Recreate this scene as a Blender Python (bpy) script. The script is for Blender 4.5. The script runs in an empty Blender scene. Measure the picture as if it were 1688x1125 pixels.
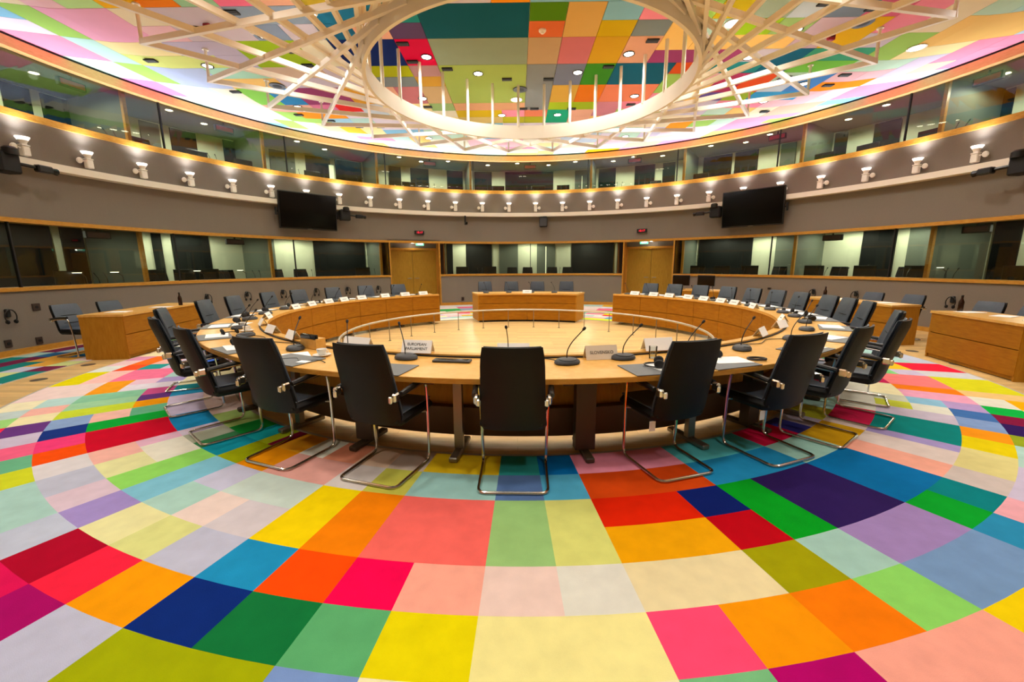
import bpy, math, random
from mathutils import Vector, Matrix
random.seed(7)
R = math.radians
scene = bpy.context.scene
COL = scene.collection

# ------------------------------------------------------------------ camera
f_px, pitch, yaw, roll = 675.9, R(10.6), R(-0.738), R(-0.32)
cam_d = bpy.data.cameras.new('camera'); cam = bpy.data.objects.new('camera', cam_d); COL.objects.link(cam)
cam_d.sensor_width = 36.0; cam_d.lens = f_px / 1688.0 * 36.0; cam_d.clip_start = .05
_fw = Vector((math.sin(yaw)*math.cos(pitch), math.cos(yaw)*math.cos(pitch), -math.sin(pitch)))
_r = Vector((math.cos(yaw), -math.sin(yaw), 0)); _u = _r.cross(_fw)
_r2 = _r*math.cos(roll) + _u*math.sin(roll); _u2 = -_r*math.sin(roll) + _u*math.cos(roll)
cam.matrix_world = Matrix(((_r2.x, _u2.x, -_fw.x, 0.0), (_r2.y, _u2.y, -_fw.y, -7.393), (_r2.z, _u2.z, -_fw.z, 1.52), (0, 0, 0, 1)))
scene.camera = cam

# ------------------------------------------------------------------ world, exposure, light levels
w = bpy.data.worlds.new('world'); scene.world = w; w.use_nodes = True
w.node_tree.nodes['Background'].inputs[0].default_value = (.02, .02, .02, 1)
w.node_tree.nodes['Background'].inputs[1].default_value = 1.0
vs = scene.view_settings
vs.view_transform = 'Standard'; vs.look = 'None'; vs.gamma = 1.0; vs.exposure = 0.0; vs.use_curve_mapping = False
DOWN_W = 150.0        # each ceiling downlight
UP_W = 85.0            # each wall uplight
BOOTH_LO, BOOTH_UP = 80.0, 70.0
WARM = (1.0, .965, .90); COOL = (.86, .91, 1.0); NEUT = (1.0, 1.0, .88)

RC = (.28, -.40)      # room centre
TC = (.05, -.10)      # ring table centre
RW = 9.08             # wall radius

# ------------------------------------------------------------------ helpers
def s2l(c): return c/12.92 if c <= .04045 else ((c+.055)/1.055)**2.4
def hexc(h, k=1.0): return tuple(min(1, k*s2l(int(h[i:i+2], 16)/255)) for i in (0, 2, 4)) + (1,)
MATS = {}
def mat(name, color='808080', rough=.5, metal=0., noise=0., nscale=20., bump=0., bscale=80., emit=None, estr=0., spec=.5, objcol=False, k=1.0, sheen=0.):
    if name in MATS: return MATS[name]
    m = bpy.data.materials.new(name); m.use_nodes = True; nt = m.node_tree; b = nt.nodes['Principled BSDF']; L = nt.links.new
    col = hexc(color, k)
    b.inputs['Base Color'].default_value = col; b.inputs['Roughness'].default_value = rough; b.inputs['Metallic'].default_value = metal
    b.inputs['Specular IOR Level'].default_value = spec
    if sheen: b.inputs['Sheen Weight'].default_value = sheen
    src = None
    if objcol:
        oi = nt.nodes.new('ShaderNodeObjectInfo'); src = oi.outputs['Color']
        L(src, b.inputs['Base Color'])
    if noise or bump:
        tc = nt.nodes.new('ShaderNodeTexCoord')
    if noise:
        n = nt.nodes.new('ShaderNodeTexNoise'); n.inputs['Scale'].default_value = nscale; n.inputs['Detail'].default_value = 4
        L(tc.outputs['Object'], n.inputs['Vector'])
        mr = nt.nodes.new('ShaderNodeMapRange'); mr.inputs['To Min'].default_value = 1-noise; mr.inputs['To Max'].default_value = 1+noise
        mr.inputs['From Min'].default_value = .25; mr.inputs['From Max'].default_value = .75
        L(n.outputs['Fac'], mr.inputs['Value'])
        mx = nt.nodes.new('ShaderNodeMix'); mx.data_type = 'RGBA'; mx.blend_type = 'MULTIPLY'; mx.inputs['Factor'].default_value = 1
        if src: L(src, mx.inputs['A'])
        else: mx.inputs['A'].default_value = col
        L(mr.outputs['Result'], mx.inputs['B']); L(mx.outputs['Result'], b.inputs['Base Color'])
    if bump:
        n2 = nt.nodes.new('ShaderNodeTexNoise'); n2.inputs['Scale'].default_value = bscale; n2.inputs['Detail'].default_value = 3
        L(tc.outputs['Object'], n2.inputs['Vector'])
        bp = nt.nodes.new('ShaderNodeBump'); bp.inputs['Strength'].default_value = bump; bp.inputs['Distance'].default_value = .01
        L(n2.outputs['Fac'], bp.inputs['Height']); L(bp.outputs['Normal'], b.inputs['Normal'])
    if emit:
        b.inputs['Emission Color'].default_value = hexc(emit); b.inputs['Emission Strength'].default_value = estr
    MATS[name] = m; return m
def wood(name, c1, c2, rough=.35, scale=(1, 1, 1), planks=None, ring=False):
    if name in MATS: return MATS[name]
    m = bpy.data.materials.new(name); m.use_nodes = True; nt = m.node_tree; b = nt.nodes['Principled BSDF']; L = nt.links.new
    b.inputs['Roughness'].default_value = rough; b.inputs['Specular IOR Level'].default_value = .25
    tc = nt.nodes.new('ShaderNodeTexCoord'); mp = nt.nodes.new('ShaderNodeMapping'); mp.inputs['Scale'].default_value = scale
    L(tc.outputs['Object'], mp.inputs['Vector'])
    n = nt.nodes.new('ShaderNodeTexNoise'); n.inputs['Scale'].default_value = 6; n.inputs['Detail'].default_value = 5; n.inputs['Roughness'].default_value = .6
    L(mp.outputs['Vector'], n.inputs['Vector'])
    cr = nt.nodes.new('ShaderNodeValToRGB'); cr.color_ramp.elements[0].position = .3; cr.color_ramp.elements[1].position = .7
    cr.color_ramp.elements[0].color = hexc(c1); cr.color_ramp.elements[1].color = hexc(c2)
    L(n.outputs['Fac'], cr.inputs['Fac']); out = cr.outputs['Color']
    if planks:
        bt = nt.nodes.new('ShaderNodeTexBrick'); bt.inputs['Scale'].default_value = 1; bt.offset = .37
        bt.inputs['Brick Width'].default_value = planks[0]; bt.inputs['Row Height'].default_value = planks[1]
        bt.inputs['Mortar Size'].default_value = .0015; bt.inputs['Mortar Smooth'].default_value = .3
        bt.inputs['Color1'].default_value = (.82, .82, .82, 1); bt.inputs['Color2'].default_value = (1.08, 1.08, 1.08, 1); bt.inputs['Mortar'].default_value = (.6, .55, .5, 1)
        L(tc.outputs['Object'], bt.inputs['Vector'])
        mx = nt.nodes.new('ShaderNodeMix'); mx.data_type = 'RGBA'; mx.blend_type = 'MULTIPLY'; mx.inputs['Factor'].default_value = 1
        L(out, mx.inputs['A']); L(bt.outputs['Color'], mx.inputs['B']); out = mx.outputs['Result']
    L(out, b.inputs['Base Color']); MATS[name] = m; return m
def glass(name, tint, ior=1.5, rough=0.):
    if name in MATS: return MATS[name]
    m = bpy.data.materials.new(name); m.use_nodes = True; nt = m.node_tree; nt.nodes.clear(); L = nt.links.new
    o = nt.nodes.new('ShaderNodeOutputMaterial'); mx = nt.nodes.new('ShaderNodeMixShader'); t = nt.nodes.new('ShaderNodeBsdfTransparent'); g = nt.nodes.new('ShaderNodeBsdfGlossy'); fr = nt.nodes.new('ShaderNodeFresnel')
    t.inputs['Color'].default_value = tint; g.inputs['Roughness'].default_value = rough; fr.inputs['IOR'].default_value = ior
    L(fr.outputs[0], mx.inputs[0]); L(t.outputs[0], mx.inputs[1]); L(g.outputs[0], mx.inputs[2]); L(mx.outputs[0], o.inputs[0])
    MATS[name] = m; return m

class MB:
    """collects shapes into one mesh"""
    def __init__(s): s.v = []; s.f = []
    def add(s, v, f, M=None):
        o = len(s.v)
        s.v += [tuple(M @ Vector(p)) for p in v] if M else [tuple(p) for p in v]
        s.f += [tuple(i+o for i in q) for q in f]; return s
    def box(s, c, d, rz=0., M=None, bev=0.):
        x, y, z = d[0]/2, d[1]/2, d[2]/2
        T = Matrix.Translation(c) @ Matrix.Rotation(rz, 4, 'Z')
        if M: T = M @ T
        if bev:
            b = min(bev, x*.9, y*.9, z*.9); v = []
            for zz, q in ((-z, b), (-z+b, 0), (z-b, 0), (z, b)):
                v += [(-x+b, -y+q, zz), (x-b, -y+q, zz), (x-q, -y+b, zz), (x-q, y-b, zz), (x-b, y-q, zz), (-x+b, y-q, zz), (-x+q, y-b, zz), (-x+q, -y+b, zz)]
            f = [tuple(range(7, -1, -1)), tuple(range(24, 32))]
            for k in range(3):
                for i in range(8): f.append((k*8+i, k*8+(i+1) % 8, k*8+8+(i+1) % 8, k*8+8+i))
            return s.add(v, f, T)
        v = [(a, b, c_) for c_ in (-z, z) for b in (-y, y) for a in (-x, x)]
        return s.add(v, [(0, 2, 3, 1), (4, 5, 7, 6), (0, 1, 5, 4), (2, 6, 7, 3), (0, 4, 6, 2), (1, 3, 7, 5)], T)
    def sector(s, r0, r1, z0, z1, a0, a1, c=RC, step=2.):
        full = abs(a1-a0) >= 359.9; n = max(1, int(math.ceil(abs(a1-a0)/step))); v = []; f = []; m = n if full else n+1
        for i in range(m):
            a = R(a0+(a1-a0)*i/n); sx, sy = math.sin(a), math.cos(a)
            v += [(c[0]+r0*sx, c[1]+r0*sy, z0), (c[0]+r1*sx, c[1]+r1*sy, z0), (c[0]+r1*sx, c[1]+r1*sy, z1), (c[0]+r0*sx, c[1]+r0*sy, z1)]
        for i in range(n):
            p, q = i*4, ((i+1) % m)*4
            for k in range(4): f.append((p+k, q+k, q+(k+1) % 4, p+(k+1) % 4))
        if not full: f += [(0, 1, 2, 3), (n*4+3, n*4+2, n*4+1, n*4)]
        return s.add(v, f)
    def tube(s, pts, r, n=8, closed=False, M=None):
        pts = [Vector(p) for p in pts]; v = []; f = []; N = len(pts); up = None
        rr = r if isinstance(r, (list, tuple)) else [r]*N
        for i, p in enumerate(pts):
            if closed: t = pts[(i+1) % N]-pts[i-1]
            else: t = pts[min(i+1, N-1)]-pts[max(i-1, 0)]
            t.normalize()
            if up is None:
                up = Vector((0, 0, 1)) if abs(t.z) < .9 else Vector((1, 0, 0))
            a = t.cross(up)
            if a.length < 1e-4: a = t.cross(Vector((0, 1, 0)))
            a.normalize(); b = a.cross(t).normalized(); up = b
            v += [tuple(p+rr[i]*(a*math.cos(2*math.pi*k/n)+b*math.sin(2*math.pi*k/n))) for k in range(n)]
        for i in range(N if closed else N-1):
            j = (i+1) % N
            for k in range(n): f.append((i*n+k, i*n+(k+1) % n, j*n+(k+1) % n, j*n+k))
        if not closed: f += [tuple(range(n-1, -1, -1)), tuple((N-1)*n+k for k in range(n))]
        return s.add(v, f, M)
    def lathe(s, prof, n=16, M=None):
        v = []; f = []
        for r, z in prof: v += [(r*math.cos(2*math.pi*k/n), r*math.sin(2*math.pi*k/n), z) for k in range(n)]
        for i in range(len(prof)-1):
            for k in range(n): f.append((i*n+k, i*n+(k+1) % n, (i+1)*n+(k+1) % n, (i+1)*n+k))
        f += [tuple(range(n-1, -1, -1)), tuple((len(prof)-1)*n+k for k in range(n))]
        return s.add(v, f, M)
    def sheet(s, rows, closed=False):
        """grid of points -> quads"""
        n = len(rows[0]); v = [p for r_ in rows for p in r_]; f = []
        for i in range(len(rows)-1):
            for k in range(n-1): f.append((i*n+k, i*n+k+1, (i+1)*n+k+1, (i+1)*n+k))
        return s.add(v, f)
    def mesh(s, name, smooth=False):
        me = bpy.data.meshes.new(name); me.from_pydata(s.v, [], s.f); me.validate()
        import bmesh
        bm = bmesh.new(); bm.from_mesh(me); bmesh.ops.recalc_face_normals(bm, faces=bm.faces); bm.to_mesh(me); bm.free()
        if smooth:
            for p in me.polygons: p.use_smooth = True
            try: me.set_sharp_from_angle(angle=R(40))
            except Exception: pass
        return me
    def build(s, name, m, parent=None, smooth=False, loc=None):
        o = bpy.data.objects.new(name, s.mesh(name, smooth)); COL.objects.link(o)
        if m: o.data.materials.append(m)
        if parent: o.parent = parent
        if loc: o.location = loc
        return o
def tag(o, label=None, cat=None, group=None, kind=None):
    if label: o['label'] = label
    if cat: o['category'] = cat
    if group: o['group'] = group
    if kind: o['kind'] = kind
    return o
def thing(name, label, cat, loc=(0, 0, 0), rz=0., group=None):
    o = bpy.data.objects.new(name, None); COL.objects.link(o); o.empty_display_size = .1
    o.location = loc; o.rotation_euler = (0, 0, rz); return tag(o, label, cat, group)
def dup(o, loc=None, rz=None, label=None, parent=None):
    c = o.copy(); COL.objects.link(c); c.parent = parent
    if loc is not None: c.location = loc
    if rz is not None: c.rotation_euler = (c.rotation_euler[0], c.rotation_euler[1], rz)
    if label: c['label'] = label
    for ch in o.children:
        d = dup(ch, parent=c)
    return c
def light(kind, loc, energy, color, size=.1, target=None, angle=120, blend=.6):
    d = bpy.data.lights.new('lamp_light', kind); d.energy = energy; d.color = color
    if kind == 'AREA': d.size = size; d.shape = 'DISK'
    else: d.shadow_soft_size = size
    if kind == 'SPOT': d.spot_size = R(angle); d.spot_blend = blend
    o = bpy.data.objects.new('lamp_light', d); COL.objects.link(o); o.location = loc
    if target is not None:
        o.rotation_euler = (Vector(target)-Vector(loc)).to_track_quat('-Z', 'Y').to_euler()
    return o
def pol(r, a, z=0., c=RC): return (c[0]+r*math.sin(R(a)), c[1]+r*math.cos(R(a)), z)
def face(a): return math.pi-R(a)          # local +Y points to the centre from a spot at angle a
def proj(p):
    d = Vector(p)-cam.matrix_world.translation; z = d.dot(_fw)
    return (844+f_px*d.dot(_r2)/z, 562.5-f_px*d.dot(_u2)/z) if z > .1 else (-1e6, 0)
def shown(p):
    u, v = proj(p); return 2 < u < 1686 and 2 < v < 1123
ORD = ['first', 'second', 'third', 'fourth', 'fifth', 'sixth', 'seventh', 'eighth', 'ninth', 'tenth', 'eleventh', 'twelfth', 'thirteenth', 'fourteenth', 'fifteenth', 'sixteenth', 'seventeenth', 'eighteenth', 'nineteenth', 'twentieth']
ORD += ['twenty-'+x for x in ORD[:9]] + ['thirtieth'] + ['thirty-'+x for x in ORD[:9]]
# ------------------------------------------------------------------ materials
M_floor = wood('parquet', 'E0B974', 'EDCB8E', .32, (1.2, 9, 1), planks=(1.1, .09))
M_carpet = mat('carpet_wool', objcol=True, rough=.95, noise=.07, nscale=9, bump=.25, bscale=260, spec=.1)
M_backing = mat('carpet_backing', 'B9B4A8', .95)
M_fabric = mat('ceiling_fabric', objcol=True, rough=.9, noise=.03, nscale=3, spec=.1)
M_wall = mat('wall_fabric', '82786C', .9, noise=.04, nscale=60, bump=.1, bscale=400, spec=.2)
M_oak = wood('oak_trim', 'B87C28', 'CF9A42', .4, (2, 2, 10))
M_fascia_lit = wood('oak_fascia_lit', 'D9A566', 'E6B87C', .4, (2, 2, 10))  # trim oak made paler, the uplight falling on it put into the colour
M_top = wood('oak_top', 'D9A24A', 'E6B464', .3, (3, 3, 3))
M_panel_shaded = wood('oak_panel_shaded', '985E00', 'AE7206', .7, (1, 1, 7))  # deep orange oak, darkened further to hold the shade from overhead
M_panel2 = wood('oak_side', 'A87014', 'BC8422', .6, (5, 5, 1))
M_door = wood('oak_door', 'A07A24', 'B28B30', .4, (6, 6, 1))
M_white = mat('white_lacquer', 'F1E9DA', .4, noise=.02, nscale=4)
M_cream = mat('cream_metal', 'FBF4E8', .4)
M_ledge = mat('cream_ledge', 'F2E8D6', .5)
M_rail = mat('satin_rail', 'C2B8A6', .35, .6)
M_cup = mat('uplight_cup', 'FFFFFF', .4, emit='FFF8EE', estr=1.6)
M_black = mat('black_plastic', '121212', .35)
M_blackm = mat('black_matte', '0E0D0C', .7)
M_leather = mat('black_leather', '0F0E0D', .55, noise=.1, nscale=30, bump=.12, bscale=220, spec=.3)
M_leather_sheen = mat('black_leather_sheen', '46505C', .42, noise=.08, nscale=30, bump=.12, bscale=220)  # same black leather, its ceiling-light sheen put into a slate colour
M_chrome = mat('chrome', 'DAD7D0', .2, 1.0)
M_steel = mat('brushed_steel', '8E877B', .4, .8)
M_grey = mat('grey_plastic', '3A3B3D', .5)
M_mat = mat('grey_leather_mat', '6C6F70', .6, noise=.05, nscale=40)
M_paper = mat('white_paper', 'FAF9F6', .8)
M_ink = mat('ink', '1B1B1F', .8)
M_screen = mat('dark_screen', '050404', .12)
M_glass = glass('booth_glass', (.88, .91, .83, 1), 1.45)
M_tumbler = glass('tumbler_glass', (.93, .95, .94, 1), 1.4)
M_bwall = mat('booth_wall', 'CBCFB4', .8, noise=.02, nscale=5)
M_bdark = mat('booth_dark_panel', '0C0F0D', .7, noise=.1, nscale=8, spec=.2)
M_bgrey = mat('booth_grey_panel', '5C6356', .7)
M_bceil = mat('booth_ceiling', '6E7066', .8)
M_bfloor = mat('booth_floor', '2A2826', .9)
M_lens = mat('lamp_lens', 'FFFFFF', .4, emit='FFF4E0', estr=14)
M_uplens = mat('uplight_lens', 'FFFFFF', .4, emit='F2F4FF', estr=9)
M_deskled = mat('desk_led', 'FFFFFF', .4, emit='FFFCEE', estr=6)
M_red = mat('red_box', 'A3102A', .5)
M_redled = mat('red_led', '2A0004', .4, emit='FF1838', estr=2.2)
M_exit = mat('exit_green', '10A060', .4, emit='7FE8BE', estr=1.6)
M_exitw = mat('exit_white', 'FFFFFF', .4, emit='F0FFF6', estr=2.4)
M_bright = mat('bright_window', 'F4F6DC', .5, emit='EEF2CC', estr=.7)
M_porc = mat('porcelain', 'F3F0E8', .2)
M_blueprint = mat('blue_screen', '102040', .3, emit='3C6FC8', estr=.8)
M_yellow = mat('yellow_plastic', 'E0B020', .5)
M_brown = mat('brown_bottle', '2A1508', .2)

# ------------------------------------------------------------------ floor and carpets
b = MB(); n = 72
b.sector(0.001, 12.2, -.2, 0, 0, 360, RC, 5)
fl = tag(b.build('floor', M_floor), kind='structure')

RG = [4.34, 4.645, 4.97, 5.265, 5.56, 5.86, 6.16, 6.46]
CARPET = """D8002B,2,4,219.5,225.9 00B53A,2,4,225.9,229 6FBF95,2,3,229,232.4 FFA800,2,3,232.4,235.4 6B3A8A,2,3,235.4,238.2 D95A96,2,3,238.2,241.6
B5A4DC,2,3,244.8,247.8 EDE6F2,2,4,241.6,244.8 F5CFE3,3,4,244.8,247.8 FF7FA5,3,5,247.8,254.4 FFA81E,4,5,241.6,247.8 8FD3AC,3,5,238.2,241.6
A6DDB0,3,5,235.4,238.2 D2E63A,3,5,232.4,235.4 FFC9BA,3,4,229,232.4 93B3E3,4,5,229,232.4 15378C,4,5,225.9,229 FF4285,4,5,222.6,225.9
FF5500,4,5,219.5,222.6 6D3B8D,5,6,229,232.4 D5CBE6,5,6,225.9,229 FF2A55,6,7,225.9,232.4 FF6A95,5,6,222.6,225.9 6FBE93,5,6,219.5,222.6
D7E22A,5,6,216.1,219.5 A8E887,6,7,232.4,235.4 FBF3C2,5,6,232.4,235.4 CBE0DF,6,7,235.4,238.2 FFC3B5,5,6,235.4,238.2 BFE6E3,5,6,238.2,241.6
FBF6CF,6,7,238.2,241.6 F8E1DC,5,7,241.6,247.8 EDE100,6,7,247.8,254.4 FFCDC4,5,6,247.8,254.4 E5EDE6,6,7,254.4,257.9 F7D3D6,6,7,257.9,261.2
FF5A28,5,6,254.4,257.9 FF7A25,5,6,257.9,264 27A39E,4,5,254.4,257.9 E79BC0,6,7,261.2,264 F3C2DB,2,3,217.5,219.5 EEEFB0,3,4,212.4,216.1
F3F0DD,2,3,212.4,217.5 9BE86B,2,4,209.3,212.4 87CFE6,2,4,206.1,209.3 E5E2E6,4,5,216.1,219.5 C5CBE0,4,5,212.4,216.1 E3CEDF,4,5,209.3,212.4
A896D8,4,5,206.1,209.3 B0DCD4,5,6,209.3,216.1 C5CFE4,5,6,206.1,209.3 B3002A,5,6,202.6,206.1 FF2546,5,6,199.5,202.6 FFA500,5,6,195.8,199.5
F1EFB0,4,5,202.6,206.1 E3E896,4,5,199.5,202.6 C5C9E0,4,5,195.8,199.5 B4DFD3,3,4,202.6,206.1 D1D2EA,2,3,202.6,206.1 F4DFD6,3,4,199.5,202.6
D3E6DC,2,3,195.8,202.6 DDD5DB,3,4,195.8,199.5 FFE000,2,4,192.3,195.8 FF8A00,2,4,188.7,192.3 FF6F66,2,4,181.7,188.7 A0CF80,2,4,178,181.7
DFE380,2,4,174.5,178 E62400,2,3,167.6,174.5 F7AD00,3,4,167.6,174.5 0A2070,2,3,164,167.6 C40015,3,4,164,167.6 00A820,2,4,160.6,164
2E1A5E,2,4,153.6,160.6 0074B5,2,4,147,153.6 00888E,4,5,147,150.3 00AB2B,4,5,150.3,153.6 A78DCB,4,5,153.6,160.6 A9D5CB,4,5,160.6,164
A6A500,4,5,164,167.6 F1E2B0,4,5,167.6,174.5 E8E8DC,4,5,174.5,178 F2D6CC,4,5,178,181.7 FFB09B,4,5,181.7,185.5 FF0055,4,5,185.5,188.7
FF5000,4,5,188.7,192.3 1E98CE,4,5,192.3,195.8 062B7F,5,6,192.3,195.8 0F7A3C,5,6,188.7,192.3 5FB576,5,6,185.5,188.7 EEE000,5,6,181.7,185.5
F8F0A0,5,6,174.5,181.7 FF4D7C,5,6,171.2,174.5 FF9E00,5,6,167.6,171.2 FF8200,5,6,164,167.6 93E26B,5,6,160.6,164 7CA2D2,5,6,153.6,160.6
2B95C4,5,6,150.3,153.6 F8B5C2,5,6,147,150.3 D6C9C4,4,5,143.8,147 E9DF96,4,5,138.5,143.8 EFD900,4,5,135,138.5 FFA015,4,5,132,135 86A4D6,4,5,128.6,132
4273B5,4,5,125.6,128.6 BBA0D5,4,5,122.6,125.6 F1A9C6,3,5,119,122.6 FFB5A0,2,4,143.8,147 EADAD4,2,4,140.3,143.8 B0A0DA,2,4,138.5,140.3
008A85,2,4,132,138.5 D1C6D9,2,4,128.6,132 90C5E0,3,4,122.6,125.6 CDD440,2,3,125.6,128.6 D5DAC4,2,3,122.6,125.6 FF8610,3,5,116.4,119 FF8585,3,5,110,116.4
D6245F,1,3,110,116.4 E2E020,5,7,110,116.4 F3CE86,5,7,116.4,119 E9E9D8,5,6,119,122.6 00B945,5,6,122.6,125.6 85113F,5,6,125.6,128.6 301560,5,6,128.6,132
9DB020,5,6,132,135 B8DFD5,5,6,135,140.3 FFB800,6,7,119,122.6 D9DDE0,5,7,106.7,110 F12040,5,7,101.9,106.7 8FE08A,3,4,106.7,110 FFCE2A,4,5,101.9,106.7
1C8F9A,1,2,238.2,241.6 2A9AC8,1,2,235.4,238.2 D9CDE8,1,2,225.9,235.4 1C95CF,1,2,219.5,225.9 7F9A55,0,1,216.1,222.6 E4D8EC,1,2,217.5,219.5
B9BFA6,1,2,214.4,217.5 3F8A55,1,2,212.4,214.4 0E7A2C,0,1,212.4,216.1 0F9FB5,1,2,209.3,212.4 0D8A93,0,1,209.3,212.4 A5B200,1,2,206.1,209.3 7E8A10,0,1,207.6,209.3 5E0A22,0,1,206.1,207.6 C98A18,0,1,202.6,206.1 FFA000,1,2,202.6,206.1 B5745A,0,1,195.8,199.5
F7B5A8,1,2,195.8,202.6 E9E0DA,1,2,192.3,195.8 A9927C,0,1,192.3,195.8 96897E,0,1,188.7,192.3 D9D85A,1,2,188.7,192.3 B79A12,0,1,181.7,188.7
A3D4CE,1,2,181.7,188.7 1E6F6B,0,1,178,181.7 5E7FB5,1,2,178,181.7 004C80,0,1,174.5,178 55B5DB,1,2,174.5,178 C77A8E,0,1,164,174.5 DE4A0A,1,2,164,174.5
3F8E95,0,1,153.6,164 2295CC,1,2,153.6,164 C0123F,0,1,147,153.6 2A2A70,0,1,143.8,147 A5D5C8,1,2,147,153.6 8A8290,0,1,140.3,143.8 E0AA10,1,2,140.3,147
8A8A20,0,1,135,140.3 D81C50,1,2,132,138.5"""
FAR = "C5C9E2,6,7,195.8,199.5 A8B400,6,7,188.7,195.8 B0056A,6,7,199.5,202.6 E5105A,6,7,202.6,206.1 7E9FDA,6,7,185.5,188.7 7CC58A,6,7,171.2,174.5 B8006E,6,7,167.6,171.2 FFAF9D,6,7,160.6,167.6 FFE000,6,7,157.1,160.6 F6D0D8,6,7,150.3,157.1 EDE6F2,6,7,206.1,212.4 FBF3C2,6,7,174.5,185.5 3FAE5A,6,7,338.5,341.5 8FA9C4,6,7,341.5,345 F4D5DA,4,6,336,341 F07A96,4,5,341,345 F6E0DC,3,4,336,345 F2C42A,2,3,341,345 F5C9CC,2,3,336,341 3FAE5A,6,7,26,29.5 F2C42A,6,7,20,26 F07A96,4,5,22,27.5 EFE8E0,3,4,22,28 6FA8CC,1,2,31,35 F3EDE4,2,3,26,31 FFC6C0,1,2,24,31 8FD0E0,2,3,31,35"
carpet = thing('ring_carpet', 'large round carpet woven in bright coloured squares under the ring table', 'carpet')
MB().sector(4.30, 6.50, 0, .006, 0, 360, (0, 0), 3).build('backing', M_backing, carpet)
cover = [[False]*3600 for _ in range(7)]
def patch(c, i, j, a0, a1, parent, z=.012, ctr=(0, 0), rg=RG):
    m = MB().sector(rg[i], rg[j], .004, z, a0, a1, ctr, 1.8)
    o = m.build('carpet_patch', M_carpet, parent)
    q = hexc(c, .93)
    if i == 0 and rg is RG:                            # the innermost ring was read in the shade of the table
        g = min(2.4, .95/max(q[:3])); q = tuple(v*g for v in q[:3])+(1,)
    o.color = q; return o
for t in (CARPET+' '+FAR).split():
    c, i, j, a0, a1 = t.split(','); i, j, a0, a1 = int(i), int(j), float(a0), float(a1)
    patch(c, i, j, a0, a1, carpet)
    for r_ in range(i, j):
        for k in range(int(a0*10), int(a1*10)): cover[r_][k % 3600] = True
PAL = 'F4DFD6 FBF3C2 C5CFE4 F5C9CC B0DCD4 FFC3B5 E9E9D8 D5CBE6 FFA500 8FD3AC D2E63A FF6A95 87CFE6 6D3B8D 15378C FF2546 EEE000 5FB576'.split()
for r_ in range(7):                                    # squares that the furniture hides, and the odd missing one
    k = 0
    while k < 3600:
        if cover[r_][k]: k += 1; continue
        e = k
        while e < 3600 and not cover[r_][e]: e += 1
        vis = 950 < k < 2650; step = 120 if vis else 700
        nn = max(1, round((e-k)/step))
        for q in range(nn):
            patch(random.choice(PAL[:8] if vis else PAL), r_, r_+1, k/10+(e-k)/10*q/nn, k/10+(e-k)/10*(q+1)/nn, carpet)
        k = e
carpet2 = thing('outer_carpet', 'second coloured patch carpet along the grey wall behind the side desk', 'carpet')
RG2 = [7.24, 7.55, 7.86, 8.17, 8.48, 8.8]
P2 = 'A9C9D6 F3E3A8 C9D2E6 F2D9D2 2E6FA0 1E8C86 F2B54A D9E89A E8B8D0 7E2A50 F6F0D8 B9DDD2 D0C8DC'.split()
MB().sector(7.22, 8.82, 0, .006, 240, 300, (.2, -.39), 3).build('backing', M_backing, carpet2)
for i in range(5):
    a = 240.
    while a < 299:
        d = random.choice((2.6, 5.2, 7.8)) if 246 < a < 272 else 15
        d = min(d, 300-a)
        patch(random.choice(P2), i, i+1, a, a+d, carpet2, .012, (.2, -.39), RG2); a += d
MB().sector(7.0, 8.82, 0, .006, 318, 405, (.2, -.39), 3).build('backing', M_backing, carpet2)
RG3 = [7.0, 7.6, 8.2, 8.8]; P3 = 'DDE3E8 3FAE5A F2C42A F6E0DC 8FA9C4 EFE8E0 F07A96 B9DDD2'.split()
for i in range(3):
    for q in range(14): patch(P3[(q*3+i*2) % 8], i, i+1, 318+87*q/14, 318+87*(q+1)/14, carpet2, .012, (.2, -.39), RG3)
for i, (x, y) in enumerate(((-6.55, -2.05), (-6.75, -1.2), (-6.2, -2.9), (-6.62, -.35), (6.63, -1.3), (6.55, -2.35), (6.85, -.35))):
    t = MB(); t.lathe([(.085, 0), (.085, .004), (.06, .006)], 16, Matrix.Translation((x, y, 0)))
    f_ = t.build('floor_box_lid', M_steel); tag(f_, 'round steel floor socket lid in the wooden floor, %s from the %s desk' % (ORD[i if i < 4 else i-4], 'left' if i < 4 else 'right'), 'floor socket', 'floor socket lids')

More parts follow.
